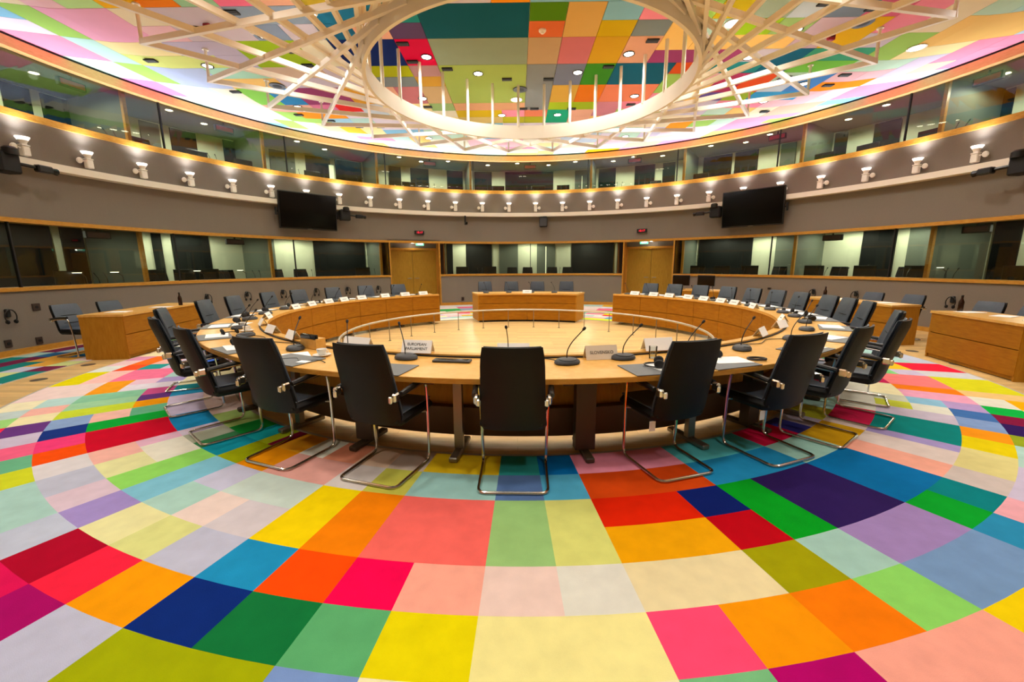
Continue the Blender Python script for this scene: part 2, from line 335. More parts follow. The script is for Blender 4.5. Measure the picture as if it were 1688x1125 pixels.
# ------------------------------------------------------------------ ceiling
def zc(r): return 5.22 if r < 7 else 5.22+(r-7)*.12
ceil = MB(); rows = []
for r_ in (0.01, 3.5, 7.0, 8.1, 9.3):
    rows.append([(RC[0]+r_*math.sin(R(5*k)), RC[1]+r_*math.cos(R(5*k)), zc(r_)+.02) for k in range(73)])
ceil.sheet(rows)
ceiling = tag(ceil.build('ceiling', M_white), kind='structure')
GX, GY = .56, .463
CEIL = """0C5A6B,-3,0,-2,0 8F9E87,-3,0,0,2 A4BA5E,-3,0,2,6 5D4570,-4,-3,-1,0 D3003F,-4,-3,0,2 0A2468,-6,-4,0,2 B0B800,-6,-4,2,3 B98E92,-4,-3,2,3
7F8C92,-6,-4,3,4 D3A23C,-4,-3,3,4 C87A84,-5,-4,4,6 D2B487,-4,-3,4,6 9CC07E,-4,-3,6,7 DFA882,-3,0,6,7 D6B800,-3,-1,7,8 D8C27A,-3,-1,8,9 C3C020,-1,0,8,9
558A00,0,1,-2,-1 E0703A,0,1,-1,0 DDB263,1,2,-2,0 C0A078,0,1,0,2 CE747C,1,2,0,2 D4B400,2,3,-1,0 D4A41C,2,3,0,2 7E8B90,3,4,-1,0 E0A68A,3,4,0,2
868C8F,0,1,2,7 737A92,1,2,2,4 3C8A1C,2,3,2,4 0F5F7A,3,5,2,4 DDB048,1,2,4,6 EF8010,2,3,4,6 F08A65,3,5,4,6 D98CA0,3,4,6,8 A9C71A,1,3,6,7 10A07A,1,2,7,9
E85A1A,5,6,2,3 E4825F,0,1,7,8 B4B81A,0,1,8,9 A6DCB5,-9,-8,-3,-2 FF8C00,-10,-9,-3,-2 FFC400,-11,-10,-3,-2 FF7EA8,-8,-7,-3,-2 D5CADB,-10,-8,-2,0
8FA3BE,-8,-6,-2,-1 8598B8,-8,-7,-1,0 1B6488,-6,-5,-1,0 186A8E,-6,-4,-2,-1 B8A02E,-6,-4,-3,-2 A3C818,-9,-7,0,2 C9C0DC,-11,-9,0,2 E0EE8A,-13,-10,1,2
BCCDF0,-13,-11,2,4 B5EBD5,-11,-9,2,3 D9C0AE,-9,-7,2,3 9E3F72,-9,-7,4,6 2E8CC8,-10,-9,4,6 8FD85A,-11,-10,4,6 E07DA0,-9,-8,6,7 FFA01A,-10,-8,7,8
EE2A1E,-8,-7,6,7 E0A52A,-7,-6,4,6 A8DCF2,-9,-8,8,9 FFD23A,-9,-8,9,11 FF8A1A,-13,-12,13,14 FFF06A,-16,-14,9,11 FF8CC8,-17,-14,4,6 F2A500,-17,-16,2,4
9FE65A,-17,-16,3,5 C6F0A0,-12,-11,-3,-2 F7B3D2,-13,-11,-2,0 CDB515,5,6,-2,-1 A3B59F,6,7,-2,-1 7E8FA8,8,9,-2,-1 E8709C,9,10,-2,-1 9CC41A,6,7,-1,0
9CBF75,7,8,-1,0 D3B9CC,8,9,-1,1 F7C600,9,10,-1,1 44B08A,9,11,1,2 0E6A8C,8,9,1,3 1F8F94,6,8,2,3 7ED44A,9,11,2,3 C23A6E,7,8,3,5 FF5A14,8,9,3,5
4A8FDC,10,11,3,5 FF9A10,11,13,4,5 38A5E0,9,11,5,6 A5C62A,8,9,5,6 6A58B0,7,8,5,6 FFA81A,7,8,9,11 F5AC10,4,6,16,19 FFD500,16,17,6,8 CFF5B8,14,15,3,4"""
cells = {}; uid = 0; colr = {}
CP = 'F6E9C8 F7C9D4 CFE0F2 D9D2E8 C7EBD6 F5F2DE FFD27A FF9AB8 A8D86A 8CC8E8 F2B8A0 E8E0F0 FFF0B0 BFE8E0'.split()
CP2 = CP + 'FFA01A 2E8CC8 EE4A2E 9E3F72 FFD500 1F8F94 6A58B0 B0B800'.split()
for j in range(-20, 21):
    for i in range(-18, 18):
        if (i, j) in cells: continue
        x, y = .2+GX*(i+.5), .2+GY*(j+.5)
        if math.hypot(x-RC[0], y-RC[1]) > 9.75: continue
        wv = random.choice((1, 2, 2, 3)) if j > -4 else 9; hv = random.choice((1, 2, 2)) if j > -4 else 9
        uid += 1; rr = math.hypot(x-RC[0], y-RC[1]); colr[uid] = random.choice(CP if rr > 3.2 else CP2)
        for q in range(wv):
            if (i+q, j) in cells: break
            for p in range(hv):
                if (i+q, j+p) not in cells and (j > -4 or j+p < -3): cells[(i+q, j+p)] = uid
for t in CEIL.split():
    c, i0, i1, j0, j1 = t.split(','); uid += 1; colr[uid] = c
    for i in range(int(i0), int(i1)):
        for j in range(int(j0), int(j1)): cells[(i, j)] = uid
done = set()
for (i, j) in sorted(cells, key=lambda q: (q[1], q[0])):
    if (i, j) in done: continue
    u = cells[(i, j)]; i1 = i
    while cells.get((i1+1, j)) == u and (i1+1, j) not in done: i1 += 1
    j1 = j
    while all(cells.get((k, j1+1)) == u and (k, j1+1) not in done for k in range(i, i1+1)): j1 += 1
    for p in range(i, i1+1):
        for q in range(j, j1+1): done.add((p, q))
    x0, x1, y0, y1 = .2+GX*i+.004, .2+GX*(i1+1)-.004, .2+GY*j+.004, .2+GY*(j1+1)-.004
    rmax = max(math.hypot(x-RC[0], y-RC[1]) for x in (x0, x1) for y in (y0, y1))
    flat = rmax < 6.9; nx = 1 if flat else 2*(i1-i+1); ny = 1 if flat else 2*(j1-j+1)
    V = []; F = []; idx = {}
    def vid(p, q, dz):
        if (p, q, dz) not in idx:
            x, y = x0+(x1-x0)*p/nx, y0+(y1-y0)*q/ny
            idx[(p, q, dz)] = len(V); V.append((x, y, zc(math.hypot(x-RC[0], y-RC[1]))-dz))
        return idx[(p, q, dz)]
    for p in range(nx):
        for q in range(ny):
            x, y = x0+(x1-x0)*(p+.5)/nx, y0+(y1-y0)*(q+.5)/ny
            if math.hypot(x-RC[0], y-RC[1]) > 9.2: continue
            F.append((vid(p, q, .012), vid(p, q+1, .012), vid(p+1, q+1, .012), vid(p+1, q, .012)))
    if not F: continue
    for p in range(nx):
        for q, s_ in ((0, 1), (ny, -1)):
            if (p, q, .012) in idx and (p+1, q, .012) in idx: F.append((vid(p, q, .012), vid(p+1, q, .012), vid(p+1, q, -.01), vid(p, q, -.01)))
    for q in range(ny):
        for p in (0, nx):
            if (p, q, .012) in idx and (p, q+1, .012) in idx: F.append((vid(p, q, .012), vid(p, q+1, .012), vid(p, q+1, -.01), vid(p, q, -.01)))
    m = MB(); m.add(V, F); o = m.build('ceiling_panel', M_fabric, ceiling); o.color = hexc(colr[u], 1.0)

# ------------------------------------------------------------------ walls, trims, doors
def wallsec(name, a0, a1, z0, z1, r0=RW, r1=RW+.12, m=M_wall): return tag(MB().sector(r0, r1, z0, z1, a0, a1).build(name, m), kind='structure')
LEFT = (-130, -31.6); CEN = (-20.3, 23.4); RIGHT = (34.3, 130)
wallsec('wall_left', *LEFT, 0, 1.10); wallsec('wall_center', *CEN, 0, 1.10); wallsec('wall_right', *RIGHT, 0, 1.10)
wallsec('wall_back', 130, 230, 0, 5.42)
mid = wallsec('wall_middle', -130, 130, 2.37, 4.10)
tr = 0
def trim(a0, a1, z0, z1, r0, r1, m=M_oak, name=None):
    global tr; tr += 1
    return tag(MB().sector(r0, r1, z0, z1, a0, a1).build(name or 'trim_%d' % tr, m), kind='structure')
for a0, a1 in (LEFT, CEN, RIGHT):
    trim(a0, a1, 1.10, 1.165, RW-.035, RW+.32)
for s_, (a0, a1) in zip(('left', 'center', 'right'), (LEFT, CEN, RIGHT)):
    trim(a0, a1, 0, .10, RW-.02, RW, M_oak, 'baseboard_'+s_)
trim(-130, 130, 2.295, 2.37, RW-.02, RW+.30)
trim(-130, 130, 4.10, 4.215, RW-.05, RW+.32)
trim(-180, 180, 5.235, 5.405, RW-.09, RW-.05, M_fascia_lit)
trim(-180, 180, 5.405, 5.43, RW-.085, RW-.05, M_blackm)  # shadow gap above the fascia, put in as a black strip
trim(-180, 180, 5.235, 5.26, RW-.05, RW+.06, M_fascia_lit)
wallsec('wall_shadow_gap', -180, 180, 5.26, 5.56, RW-.05, RW+.02, M_blackm)  # black surface closing the gap, its shadow put into the colour
# white ledge that carries the uplights
tag(MB().sector(8.86, RW, 3.27, 3.40, -130, 130).build('trim_ledge', M_ledge), kind='structure')
# doors
def door(name, a0, a1, nd):
    r_ = RW+.55
    d = thing(name, None, None); tag(d, kind='structure')
    am = (a0+a1)/2
    for k in range(2):
        w0 = a0+.15+(a1-a0-.3)*k/2; w1 = a0+.15+(a1-a0-.3)*(k+1)/2
        lf = MB().sector(r_, r_+.05, 0.01, 2.06, w0+.03, w1-.03, RC, 20).build('door_leaf', M_door, d)
        h = MB(); p = pol(r_-.05, am+(-.45 if k == 0 else .45), 1.02)
        h.tube([pol(r_+.01, am+(-.45 if k == 0 else .45), 1.02), p, pol(r_-.05, am+(-1.3 if k == 0 else 1.3), 1.02)], .012, 8)
        h.build('handle', M_steel, lf, True)
    MB().sector(r_-.03, r_+.08, 2.06, 2.14, a0, a1, RC, 20).build('lintel', M_oak, d)
    MB().sector(r_+.02, r_+.08, 2.14, 2.42, a0-.5, a1+.5).build('transom', M_wall, d)
    for a in (a0, a1): MB().sector(r_-.03, r_+.08, 0, 2.14, a-.35 if a == a0 else a-.2, a+.2 if a == a0 else a+.35, RC, 20).build('jamb', M_oak, d)
    return d
door('door_1', -31.4, -20.4, 0); door('door_2', 23.6, 34.2, 0)
for k, a in enumerate((-31.6, -20.3, 23.4, 34.3)):     # oak reveals beside the doors, down both sides of the openings
    s_ = -1 if k in (0, 2) else 1
    MB().sector(RW-.02, RW+.62, 0, 2.33, a-.14, a+.14).build('trim_reveal_%d' % (k+1), M_oak)['kind'] = 'structure'
MB().sector(RW, RW+.7, 2.36, 2.42, -32, -20).build('ceiling_door_1', M_wall)['kind'] = 'structure'
MB().sector(RW, RW+.7, 2.36, 2.42, 23, 35).build('ceiling_door_2', M_wall)['kind'] = 'structure'
light('POINT', pol(RW+.3, -26, 2.28), 3, WARM, .05); light('POINT', pol(RW+.3, 29, 2.28), 3, WARM, .05)

# ------------------------------------------------------------------ interpreter booths
def booth_band(tag_, z0, z1, zf, zt, zones, mull, part, dark, grey, bright=()):
    for k, (a0, a1) in enumerate(zones):
        for nm, mm, r0, r1, h0, h1 in (('wall_%s_booth_%d' % (tag_, k+1), M_bwall, 11.2, 11.3, zf, zt), ('floor_%s_booth_%d' % (tag_, k+1), M_bfloor, RW+.12, 11.2, zf-.05, zf), ('ceiling_%s_booth_%d' % (tag_, k+1), M_bceil, RW+.12, 11.2, zt, zt+.05)):
            o = tag(MB().sector(r0, r1, h0, h1, a0, a1).build(nm, mm), kind='structure')
            if nm.startswith('wall'):
                for lst, pm, nmp in ((dark, M_bdark, 'wall_panel'), (grey, M_bgrey, 'wall_panel'), (bright, M_bright, 'slot_window')):
                    for p0, p1 in lst:
                        if a0 <= (p0+p1)/2 <= a1: MB().sector(11.16, 11.2, zf+.02, zt-(.03 if nmp == 'wall_panel' else .25), p0, p1).build(nmp, pm, o)
        for a in (a0, a1):
            tag(MB().sector(RW+.12, 11.25, zf, zt, a-.12, a+.12).build('wall_%s_booth_end_%d' % (tag_, k+1), M_oak), kind='structure')
        cuts = [a0]+[m_ for m_ in mull if a0+.6 < m_ < a1-.6]+[a1]
        win = thing('window_%s_%d' % (tag_, k+1), None, None); tag(win, kind='structure')
        for p0, p1 in zip(cuts, cuts[1:]): MB().sector(RW+.05, RW+.06, z0, z1, p0+.06, p1-.06).build('pane', M_glass, win)
        for m_ in cuts: MB().sector(RW+.03, RW+.08, z0, z1, m_-.075, m_+.075).build('mullion', M_blackm, win)
    for k, a in enumerate(part):
        o = tag(MB().sector(RW+.30, 11.2, zf, zt, a-.13, a+.13).build('wall_%s_partition_%d' % (tag_, k+1), M_bgrey), kind='structure')
        MB().sector(RW+.22, RW+.30, zf, zt, a-.22, a+.22).build('edge_post', M_oak, o)
booth_band('lower', 1.165, 2.295, .35, 2.52, ((-130, -31.75), (-19.0, 22.0), (34.45, 130)), (-105, -88.3, -70, -50.9, 1.5, 52.6, 70.5, 88, 105), (-92.5, -73.7, -54.6, -33.2, 35.8, 56, 74.3, 93),
           ((-88.5, -77.1), (-76.2, -74.1), (-66.7, -65.6), (-64.3, -59.5), (-43.2, -33.8), (-16.9, -15.6), (-12.7, -7.0), (10.6, 19.6), (36.3, 45.5), (61.1, 65.1), (74.8, 77.1), (80, 86)), ((-53.6, -49.8), (-5.4, -1.2), (3, 7), (49.2, 52.2), (66.5, 73)), ((-2.4, -1.4), (4.4, 5.3)))
booth_band('upper', 4.215, 5.24, 3.75, 5.34, ((-130, 130),), (-105, -88, -69.4, -50.7, -31.5, -11.9, 14.7, 33.8, 52.1, 69.8, 88, 105), (-92, -73, -54, -32.9, -12.4, 15.3, 34.9, 55.4, 73.1, 92),
           ((-78.7, -76.4), (-75.5, -73.1), (-62.5, -59.3), (-55.7, -53.1), (-43.2, -39.0), (-38.1, -33.4), (-28.1, -25.7), (-23.8, -20.1), (-16.3, -13), (-10.5, -6.8), (-3.9, 6.4), (16, 19.4), (23.2, 27.1), (28.6, 30.9), (36, 40.8), (41.3, 45), (55.8, 57.4), (60.6, 63.6), (72.6, 74.1), (76, 84), (-90, -82)), ((-66, -63.8), (11, 14), (48.4, 50.6), (-49, -45)), ((-39.6, -38.4), (12.2, 12.8)))
dl = []
def booth_lamp(a, r_, z, e, lab):
    p = pol(r_, a, z); t = thing('booth_downlight', lab, 'ceiling light', p, 0, 'booth downlights')
    MB().lathe([(.075, 0), (.085, -.012), (.085, 0)], 16).build('trim_ring', M_white, t, True)
    MB().lathe([(.068, -.002), (.068, -.006)], 16).build('lens', M_lens, t)
    light('SPOT', (p[0], p[1], z-.04), e, NEUT, .08, (p[0], p[1], 0), 172, .3)
la = [-79, -66, -60.5, -47, -41.5, -27.5, -22.5, -17, -8, -1.5, 5.5, 11.5, 19.5, 24, 29.5, 39, 44.5, 49, 59.5, 65, 76]
la = [(a, 9.75 if k % 2 else 10.1) for k, a in enumerate(la)]
la = [q for q in la if shown(pol(q[1], q[0], 5.335))]
for k, (a, r_) in enumerate(la): booth_lamp(a, r_, 5.335, BOOTH_UP, '%s round downlight from the left in the upper gallery ceiling' % ORD[k])
la = [-70.5, -62.5, -47.5, -38, -12, 1.5, 14, 40.5, 48, 60.5, 67.5]
la = [a for a in la if shown(pol(10.5, a, 2.2))]
for k, a in enumerate(la): booth_lamp(a, 10.5, 2.515, BOOTH_LO, '%s round downlight from the left in the lower booth ceilings' % ORD[k])
for z, r_, e, nm in ((2.515, 10.3, BOOTH_LO, 'lower'), (5.335, 10.1, BOOTH_UP, 'upper')):
    for a, sd in ((-83, 'left'), (82, 'right')): booth_lamp(a, r_, z, e, 'added unseen downlight in the outermost %s %s booth ceiling' % (sd, nm))  # out-of-view lamps added so the end booths are not dark
# booth furniture: desks, monitors, chairs, microphones, hanging clocks
for nm, zones, z in (('lower', ((-129, -32), (-18.8, 21.8), (36.3, 129)), 1.06), ('upper', ((-129, 129),), 4.13)):
    prt = (-92.5, -73.7, -54.6, -33.2, 35.8, 56, 74.3, 93) if nm == 'lower' else (-92, -73, -54, -32.9, -12.4, 15.3, 34.9, 55.4, 73.1, 92)
    cc = []
    for a0, a1 in zones:
        e_ = [a0]+[p for p in prt if a0+1 < p < a1-1]+[a1]
        cc += [(p+.5, q-.5) for p, q in zip(e_, e_[1:]) if q-p > 4]
    for k, (a0, a1) in enumerate(cc):
        tag(MB().sector(RW+.13, RW+.85, z-.03, z, a0, a1).build('booth_counter', M_oak), 'oak counter behind the %s booth glass, %s from the left' % (nm, ORD[k]), 'counter', nm+' booth counters')
def monitor(a, z, r_, w_, h_, lab, grp, face_in=True):
    t = thing('monitor', lab, 'monitor', pol(r_, a, z), face(a)+(0 if face_in else math.pi), grp)
    MB().box((0, 0, .02+h_/2+.06), (w_, .03, h_), bev=.008).build('display', M_black, t)
    MB().box((0, -.017, .08+h_/2), (w_-.03, .004, h_-.03)).build('screen', M_screen, t)
    MB().box((0, .03, .07), (.05, .03, .14)).box((0, .02, .006), (.2, .14, .012)).build('stand', M_black, t)
    return t
for k, (a, z) in enumerate(((-81, 0), (-71.3, 0), (-67.3, 0), (-63.8, 0), (-36.6, 0), (-14.5, 0), (-8, 0), (38.4, 0), (43, 0), (48, 0), (58.4, 0), (65.5, 0), (71.9, 0), (82.2, 0))):
    monitor(a, 1.06, 9.7, .5, .30, 'dark flat monitor on the lower booth counter, %s from the left' % ORD[k], 'lower booth monitors')
for k, a in enumerate((-70.6, -63.1, -56.4, -44.9, -25.8, -5.9, 3.4, 8.9, 37.6, 57.8, 63.5, 70.8)):
    monitor(a, 4.13, 9.72, .48, .29, 'dark flat monitor behind the upper gallery glass, %s from the left' % ORD[k], 'upper gallery monitors')
def booth_chair(a, z0, r_, lab, grp):
    t = thing('booth_chair', lab, 'chair', pol(r_, a, z0), face(a), grp)
    m = MB(); rows = []
    for i in range(7):
        zz = .52+.5*i/6; hw = .22*(1-.12*(i/6)**3)
        rows.append([(hw*(k/4-1), -.22-.08*i/6+.05*(1-abs(k/4-1)), zz) for k in range(9)])
    for r2 in (rows, [[(x, y-.05, z_) for x, y, z_ in r3] for r3 in rows]): m.sheet(r2)
    m.build('backrest', M_leather, t, True)
    MB().box((0, 0, .46), (.46, .44, .09), bev=.03).build('seat', M_leather, t, True)
    MB().tube([(0, 0, .02), (0, 0, .42)], .03, 8).lathe([(.25, 0), (.25, .03), (.04, .05)], 10).build('base', M_black, t)
    return t
for k, a in enumerate((-77.6, -68.3, -59, -51.2, -47, -2.6, .9, 6.5, 10, 51.3, 60, 68.4, 78)):
    booth_chair(a, .38, 10.25, 'black office chair inside the lower booths, %s from the left' % ORD[k], 'lower booth chairs')
for k, a in enumerate((-60.8, -22.5, 28, 61.5)):
    booth_chair(a, 3.55, 10.2, 'black office chair inside the upper gallery, %s from the left' % ORD[k], 'upper gallery chairs')
def booth_mic(a, z, lab, grp):
    t = thing('booth_microphone', lab, 'microphone', pol(9.42, a, z), face(a), grp)
    MB().box((0, 0, .025), (.2, .13, .05), bev=.012).build('console', M_black, t)
    for s_ in (-1, 1):
        MB().tube([(.07*s_, 0, .04), (.08*s_, -.02, .2), (.09*s_, -.09, .30)], .006, 6).tube([(.09*s_, -.09, .30), (.093*s_, -.115, .325)], .013, 6).build('gooseneck', M_black, t)
for k, a in enumerate((-78.5, -71.3, -62, -57, -47.6, -35, -10.5, 8, 39.5, 47, 54, 60.3, 63.3, 71.2, 76.5)):
    booth_mic(a, 1.06, 'black twin gooseneck console on the lower booth counter, %s from the left' % ORD[k], 'lower booth consoles')
for k, a in enumerate((-74.6, -61.7, -48.3, -36.2, -21, 1.2, 21.5, 43.5, 58.6, 74.8)):
    booth_mic(a, 4.13, 'black twin gooseneck console behind the gallery glass, %s from the left' % ORD[k], 'upper gallery consoles')
def desk_lamp(a, r_, lab):
    t = thing('desk_lamp', lab, 'lamp', pol(r_, a, 1.06), face(a), 'booth desk lamps')
    MB().lathe([(.06, 0), (.06, .015)], 12).build('base', M_grey, t); MB().tube([(0, 0, .01), (.02, 0, .25), (.12, 0, .34)], .008, 6).build('arm', M_grey, t)
    MB().box((.16, 0, .342), (.16, .05, .012)).build('head', M_white, t); MB().box((.16, 0, .332), (.14, .04, .006)).build('led', M_deskled, t)
for k, a in enumerate((-79.5, -75.4, -64.8, -58.3, 75.6)): desk_lamp(a, 9.62, 'lit white desk lamp in the lower booths, %s from the left' % ORD[k])
def box_clock(a, z, m_, lab, nm='hanging_display'):
    t = thing(nm, lab, 'display', pol(9.42, a, z), face(a), 'hanging displays')
    MB().box((0, 0, 0), (.46, .09, .15), bev=.01).build('case', M_blackm, t); MB().box((0, .047, 0), (.40, .004, .10)).build('face', m_, t)
    MB().tube([(0, 0, .07), (0, 0, .16)], .02, 8).build('bracket', M_blackm, t)
M_dim = mat('dim_red_face', '3A0A0C', .3)
for k, a in enumerate((-78.3, -60.1, 61.3, 78.5)): box_clock(a, 2.18, M_dim, 'black display box hanging inside the lower booth window, %s from the left' % ORD[k])
for k, a in enumerate((-78.1, -59.6, -21.4, 1.4, 24.6, 51, 76.8)): box_clock(a, 5.12, M_red, 'box display hanging from the upper gallery ceiling, %s from the left' % ORD[k])

# ------------------------------------------------------------------ wall fittings
def text_mesh(s_, size, m_, parent, loc, rot, name='lettering', extrude=.0004, align='CENTER'):
    c = bpy.data.curves.new(name, 'FONT'); c.body = s_; c.size = size; c.extrude = extrude; c.align_x = align; c.align_y = 'CENTER'
    o = bpy.data.objects.new(name, c); COL.objects.link(o); bpy.context.view_layer.update()
    me = bpy.data.meshes.new_from_object(o.evaluated_get(bpy.context.evaluated_depsgraph_get()))
    bpy.data.objects.remove(o); bpy.data.curves.remove(c)
    q = bpy.data.objects.new(name, me); COL.objects.link(q); me.materials.clear(); me.materials.append(m_); q.parent = parent; q.location = loc; q.rotation_euler = rot
    return q
UPS = {}
ups = [-86+6.335*k for k in range(27)]
for k, a in enumerate(ups):
    p = pol(8.97, a, 3.41); lab = 'white wall uplight on the cream ledge, %s from the left' % ORD[k]; sg = -1 if a > 1 else 1
    if sg not in UPS:
        u = UPS[sg] = thing('wall_uplight', lab, 'uplight', p, face(a), 'uplights on the ledge')
        MB().box((0, 0, .12), (.115, .10, .16), bev=.012).box((0, 0, .215), (.125, .11, .025), bev=.006).build('body', M_cream, u)
        MB().lathe([(.05, .225), (.045, .25), (.085, .335), (.092, .345), (.092, .352), (.08, .352), (.04, .26)], 16).build('reflector', M_cream, u, True)
        MB().lathe([(.078, .340), (.078, .346)], 16).build('lens', M_uplens, u)
        MB().lathe([(.070, .300), (.089, .336), (.096, .345), (.096, .357), (.090, .357), (.084, .340)], 16).build('diffuser', M_cup, u, True)
        MB().tube([(.05*sg, 0, .16), (.10*sg, 0, .17)], .012, 8).build('arm', M_cream, u)
        MB().lathe([(.01, -.03), (.045, -.022), (.058, 0), (.045, .022), (.01, .03)], 12, Matrix.Translation((.135*sg, -.02, .17)) @ Matrix.Rotation(R(75), 4, 'X')).build('mount_disc', M_cream, u, True)
        MB().box((0, -.07, .1), (.03, .06, .04)).build('bracket', M_cream, u)
    else: dup(UPS[sg], p, face(a), lab)
    if abs(a) < 100:
        jit = (1.0, .35, 1.5, .6, .9)[k % 5]
        light('SPOT', pol(8.94, a, 3.79), UP_W*(.75+.25*jit), COOL, .10, pol(8.12, a, 5.3), 158, .8)
def tv(a, lab, tilt):
    t = thing('wall_screen', lab, 'television', pol(8.78, a, 3.12), face(a))
    t.rotation_euler = (R(-tilt), 0, face(a))
    MB().box((0, 0, 0), (1.70, .07, 1.06), bev=.012).build('housing', M_black, t)
    MB().box((0, .037, .005), (1.64, .004, .99)).build('display', M_screen, t)
    MB().box((0, .037, -.515), (.14, .006, .012)).build('badge', M_steel, t)
    MB().box((0, -.12, 0), (.5, .18, .4)).build('wall_bracket', M_blackm, t)
    for s_ in (-1, 1): MB().box((s_*.90, -.03, -.05), (.05, .06, .22), bev=.01).box((s_*.87, -.03, -.05), (.06, .02, .04)).build('side_clamp', M_blackm, t)
tv(-48.4, 'large black wall screen on the left curved wall', 5); tv(49.4, 'large black wall screen on the right curved wall', 5)
def ptz(a, r_, z, lab, turn=0):
    g = -1 if a < 0 else 1
    t = thing('wall_camera', lab, 'camera', pol(r_, a, z), face(a)+turn, 'wall cameras')
    MB().box((0, -.1, 0), (.30, .26, .34), bev=.03).build('body', M_blackm, t)
    MB().lathe([(.10, 0), (.10, .1), (.07, .13)], 14, Matrix.Translation((.02*g, .02, .12))).build('turret', M_black, t, True)
    MB().tube([(.12*g, 0, .0), (.30*g, .08, -.02)], .03, 8).box((.40*g, .10, -.03), (.24, .12, .12), bev=.02).build('arm', M_black, t)
    MB().tube([(.50*g, .1, -.03), (.60*g, .1, -.04)], [.045, .06], 10).build('lens', M_screen, t, True)
    MB().box((0, -.26, 0), (.12, .2, .12)).build('mount', M_blackm, t)
ptz(-88.9, 8.72, 3.24, 'black camera on an arm under the ledge at the left edge'); ptz(84.2, 8.72, 3.22, 'black camera under the ledge at the right edge')
ptz(-41.2, 8.72, 3.1, 'black camera beside the left wall screen'); ptz(42.6, 8.72, 3.1, 'black camera beside the right wall screen')
t = thing('wall_camera', 'small black camera on a bracket under the ledge left of the middle', 'camera', pol(8.85, -14.2, 3.14), face(-14.2), 'wall cameras')
MB().tube([(0, -.2, .1), (0, 0, .1)], .02, 8).tube([(0, 0, .14), (0, 0, -.1)], .03, 8).build('bracket', M_black, t); MB().box((-.02, .05, -.14), (.10, .2, .1), bev=.02).build('body', M_black, t)
MB().tube([(-.02, .15, -.14), (-.02, .2, -.14)], .035, 10).build('lens', M_screen, t)
t = thing('wall_loudspeaker', 'black box loudspeaker under the ledge at the middle of the far wall', 'loudspeaker', pol(8.8, 4.6, 3.06), face(4.6))
MB().box((0, 0, 0), (.30, .26, .36), bev=.03).build('cabinet', M_blackm, t); MB().box((0, .132, -.02), (.25, .01, .28)).build('grille', M_grey, t); MB().box((-.05, -.16, .22), (.12, .12, .14)).build('bracket', M_blackm, t)
for a, s_ in ((-24.8, 'left'), (27.3, 'right')):
    t = thing('wall_clock', 'small red digital clock above the %s door' % s_, 'clock', pol(9.03, a, 2.66), face(a))
    MB().box((0, 0, 0), (.34, .06, .13), bev=.01).build('case', M_blackm, t)
    text_mesh('10:17', .10, M_redled, t, (0, .033, 0), (R(90), 0, R(180)), 'digits')
    t = thing('exit_sign', 'lit green and white exit sign over the %s door' % s_, 'exit sign', pol(9.28, a+.3, 2.26), face(a))
    MB().box((0, 0, .02), (.28, .06, .13), bev=.006).build('housing', M_exit, t)
    m = MB().box((-.05, .032, .03), (.10, .004, .06)); m.box((.055, .032, .015), (.06, .004, .03)); m.box((.0, .032, -.01), (.16, .004, .012)); m.build('pictogram', M_exitw, t)
    MB().box((0, 0, .095), (.05, .04, .03)).build('mount', M_steel, t)
HS = None
for k, a in enumerate((-90.4, -66.7, -60.3, -54, -47.7, -41.3, -34.7, 60.5, 66.8, 78.8)):
    lab = 'black headset hanging on the grey wall under the booth window, %s from the left' % ORD[k]
    if HS is None:
        HS = thing('wall_headset', lab, 'headset', pol(9.06, a, .62), face(a), 'wall headsets')
        MB().box((0, 0, .12), (.07, .05, .14), bev=.012).build('hook', M_blackm, HS)
        MB().tube([(.085*math.cos(R(q)), .045, .08+.12*math.sin(R(q))-.02) for q in range(-40, 221, 20)], .009, 6).build('headband', M_black, HS, True)
        for s_ in (-1, 1): MB().lathe([(.03, -.014), (.038, 0), (.03, .014)], 10, Matrix.Translation((s_*.06, .045, -.03)) @ Matrix.Rotation(R(90), 4, 'Y')).build('earcup', M_blackm, HS, True)
    else: dup(HS, pol(9.06, a, .62), face(a), lab)
for k, (a, z) in enumerate(((-87.6, .8), (-90.9, .22), (-88, .19), (-15.1, .23), (53.2, .77))):
    t = thing('wall_socket', 'small brown %s plate on the grey wall, %s from the floor desk side' % (('switch', 'power socket', 'data socket', 'socket', 'sensor')[k], ORD[k]), 'socket', pol(9.07, a, z), face(a), 'wall sockets')
    MB().box((0, 0, 0), (.10 if k else .12, .02, .13 if k != 4 else .05), bev=.004).build('plate', mat('brown_plate', '3A2A20', .5), t); MB().lathe([(.025, 0), (.025, .006)], 10, Matrix.Translation((0, .011, 0)) @ Matrix.Rotation(R(-90), 4, 'X')).build('face', M_blackm, t)

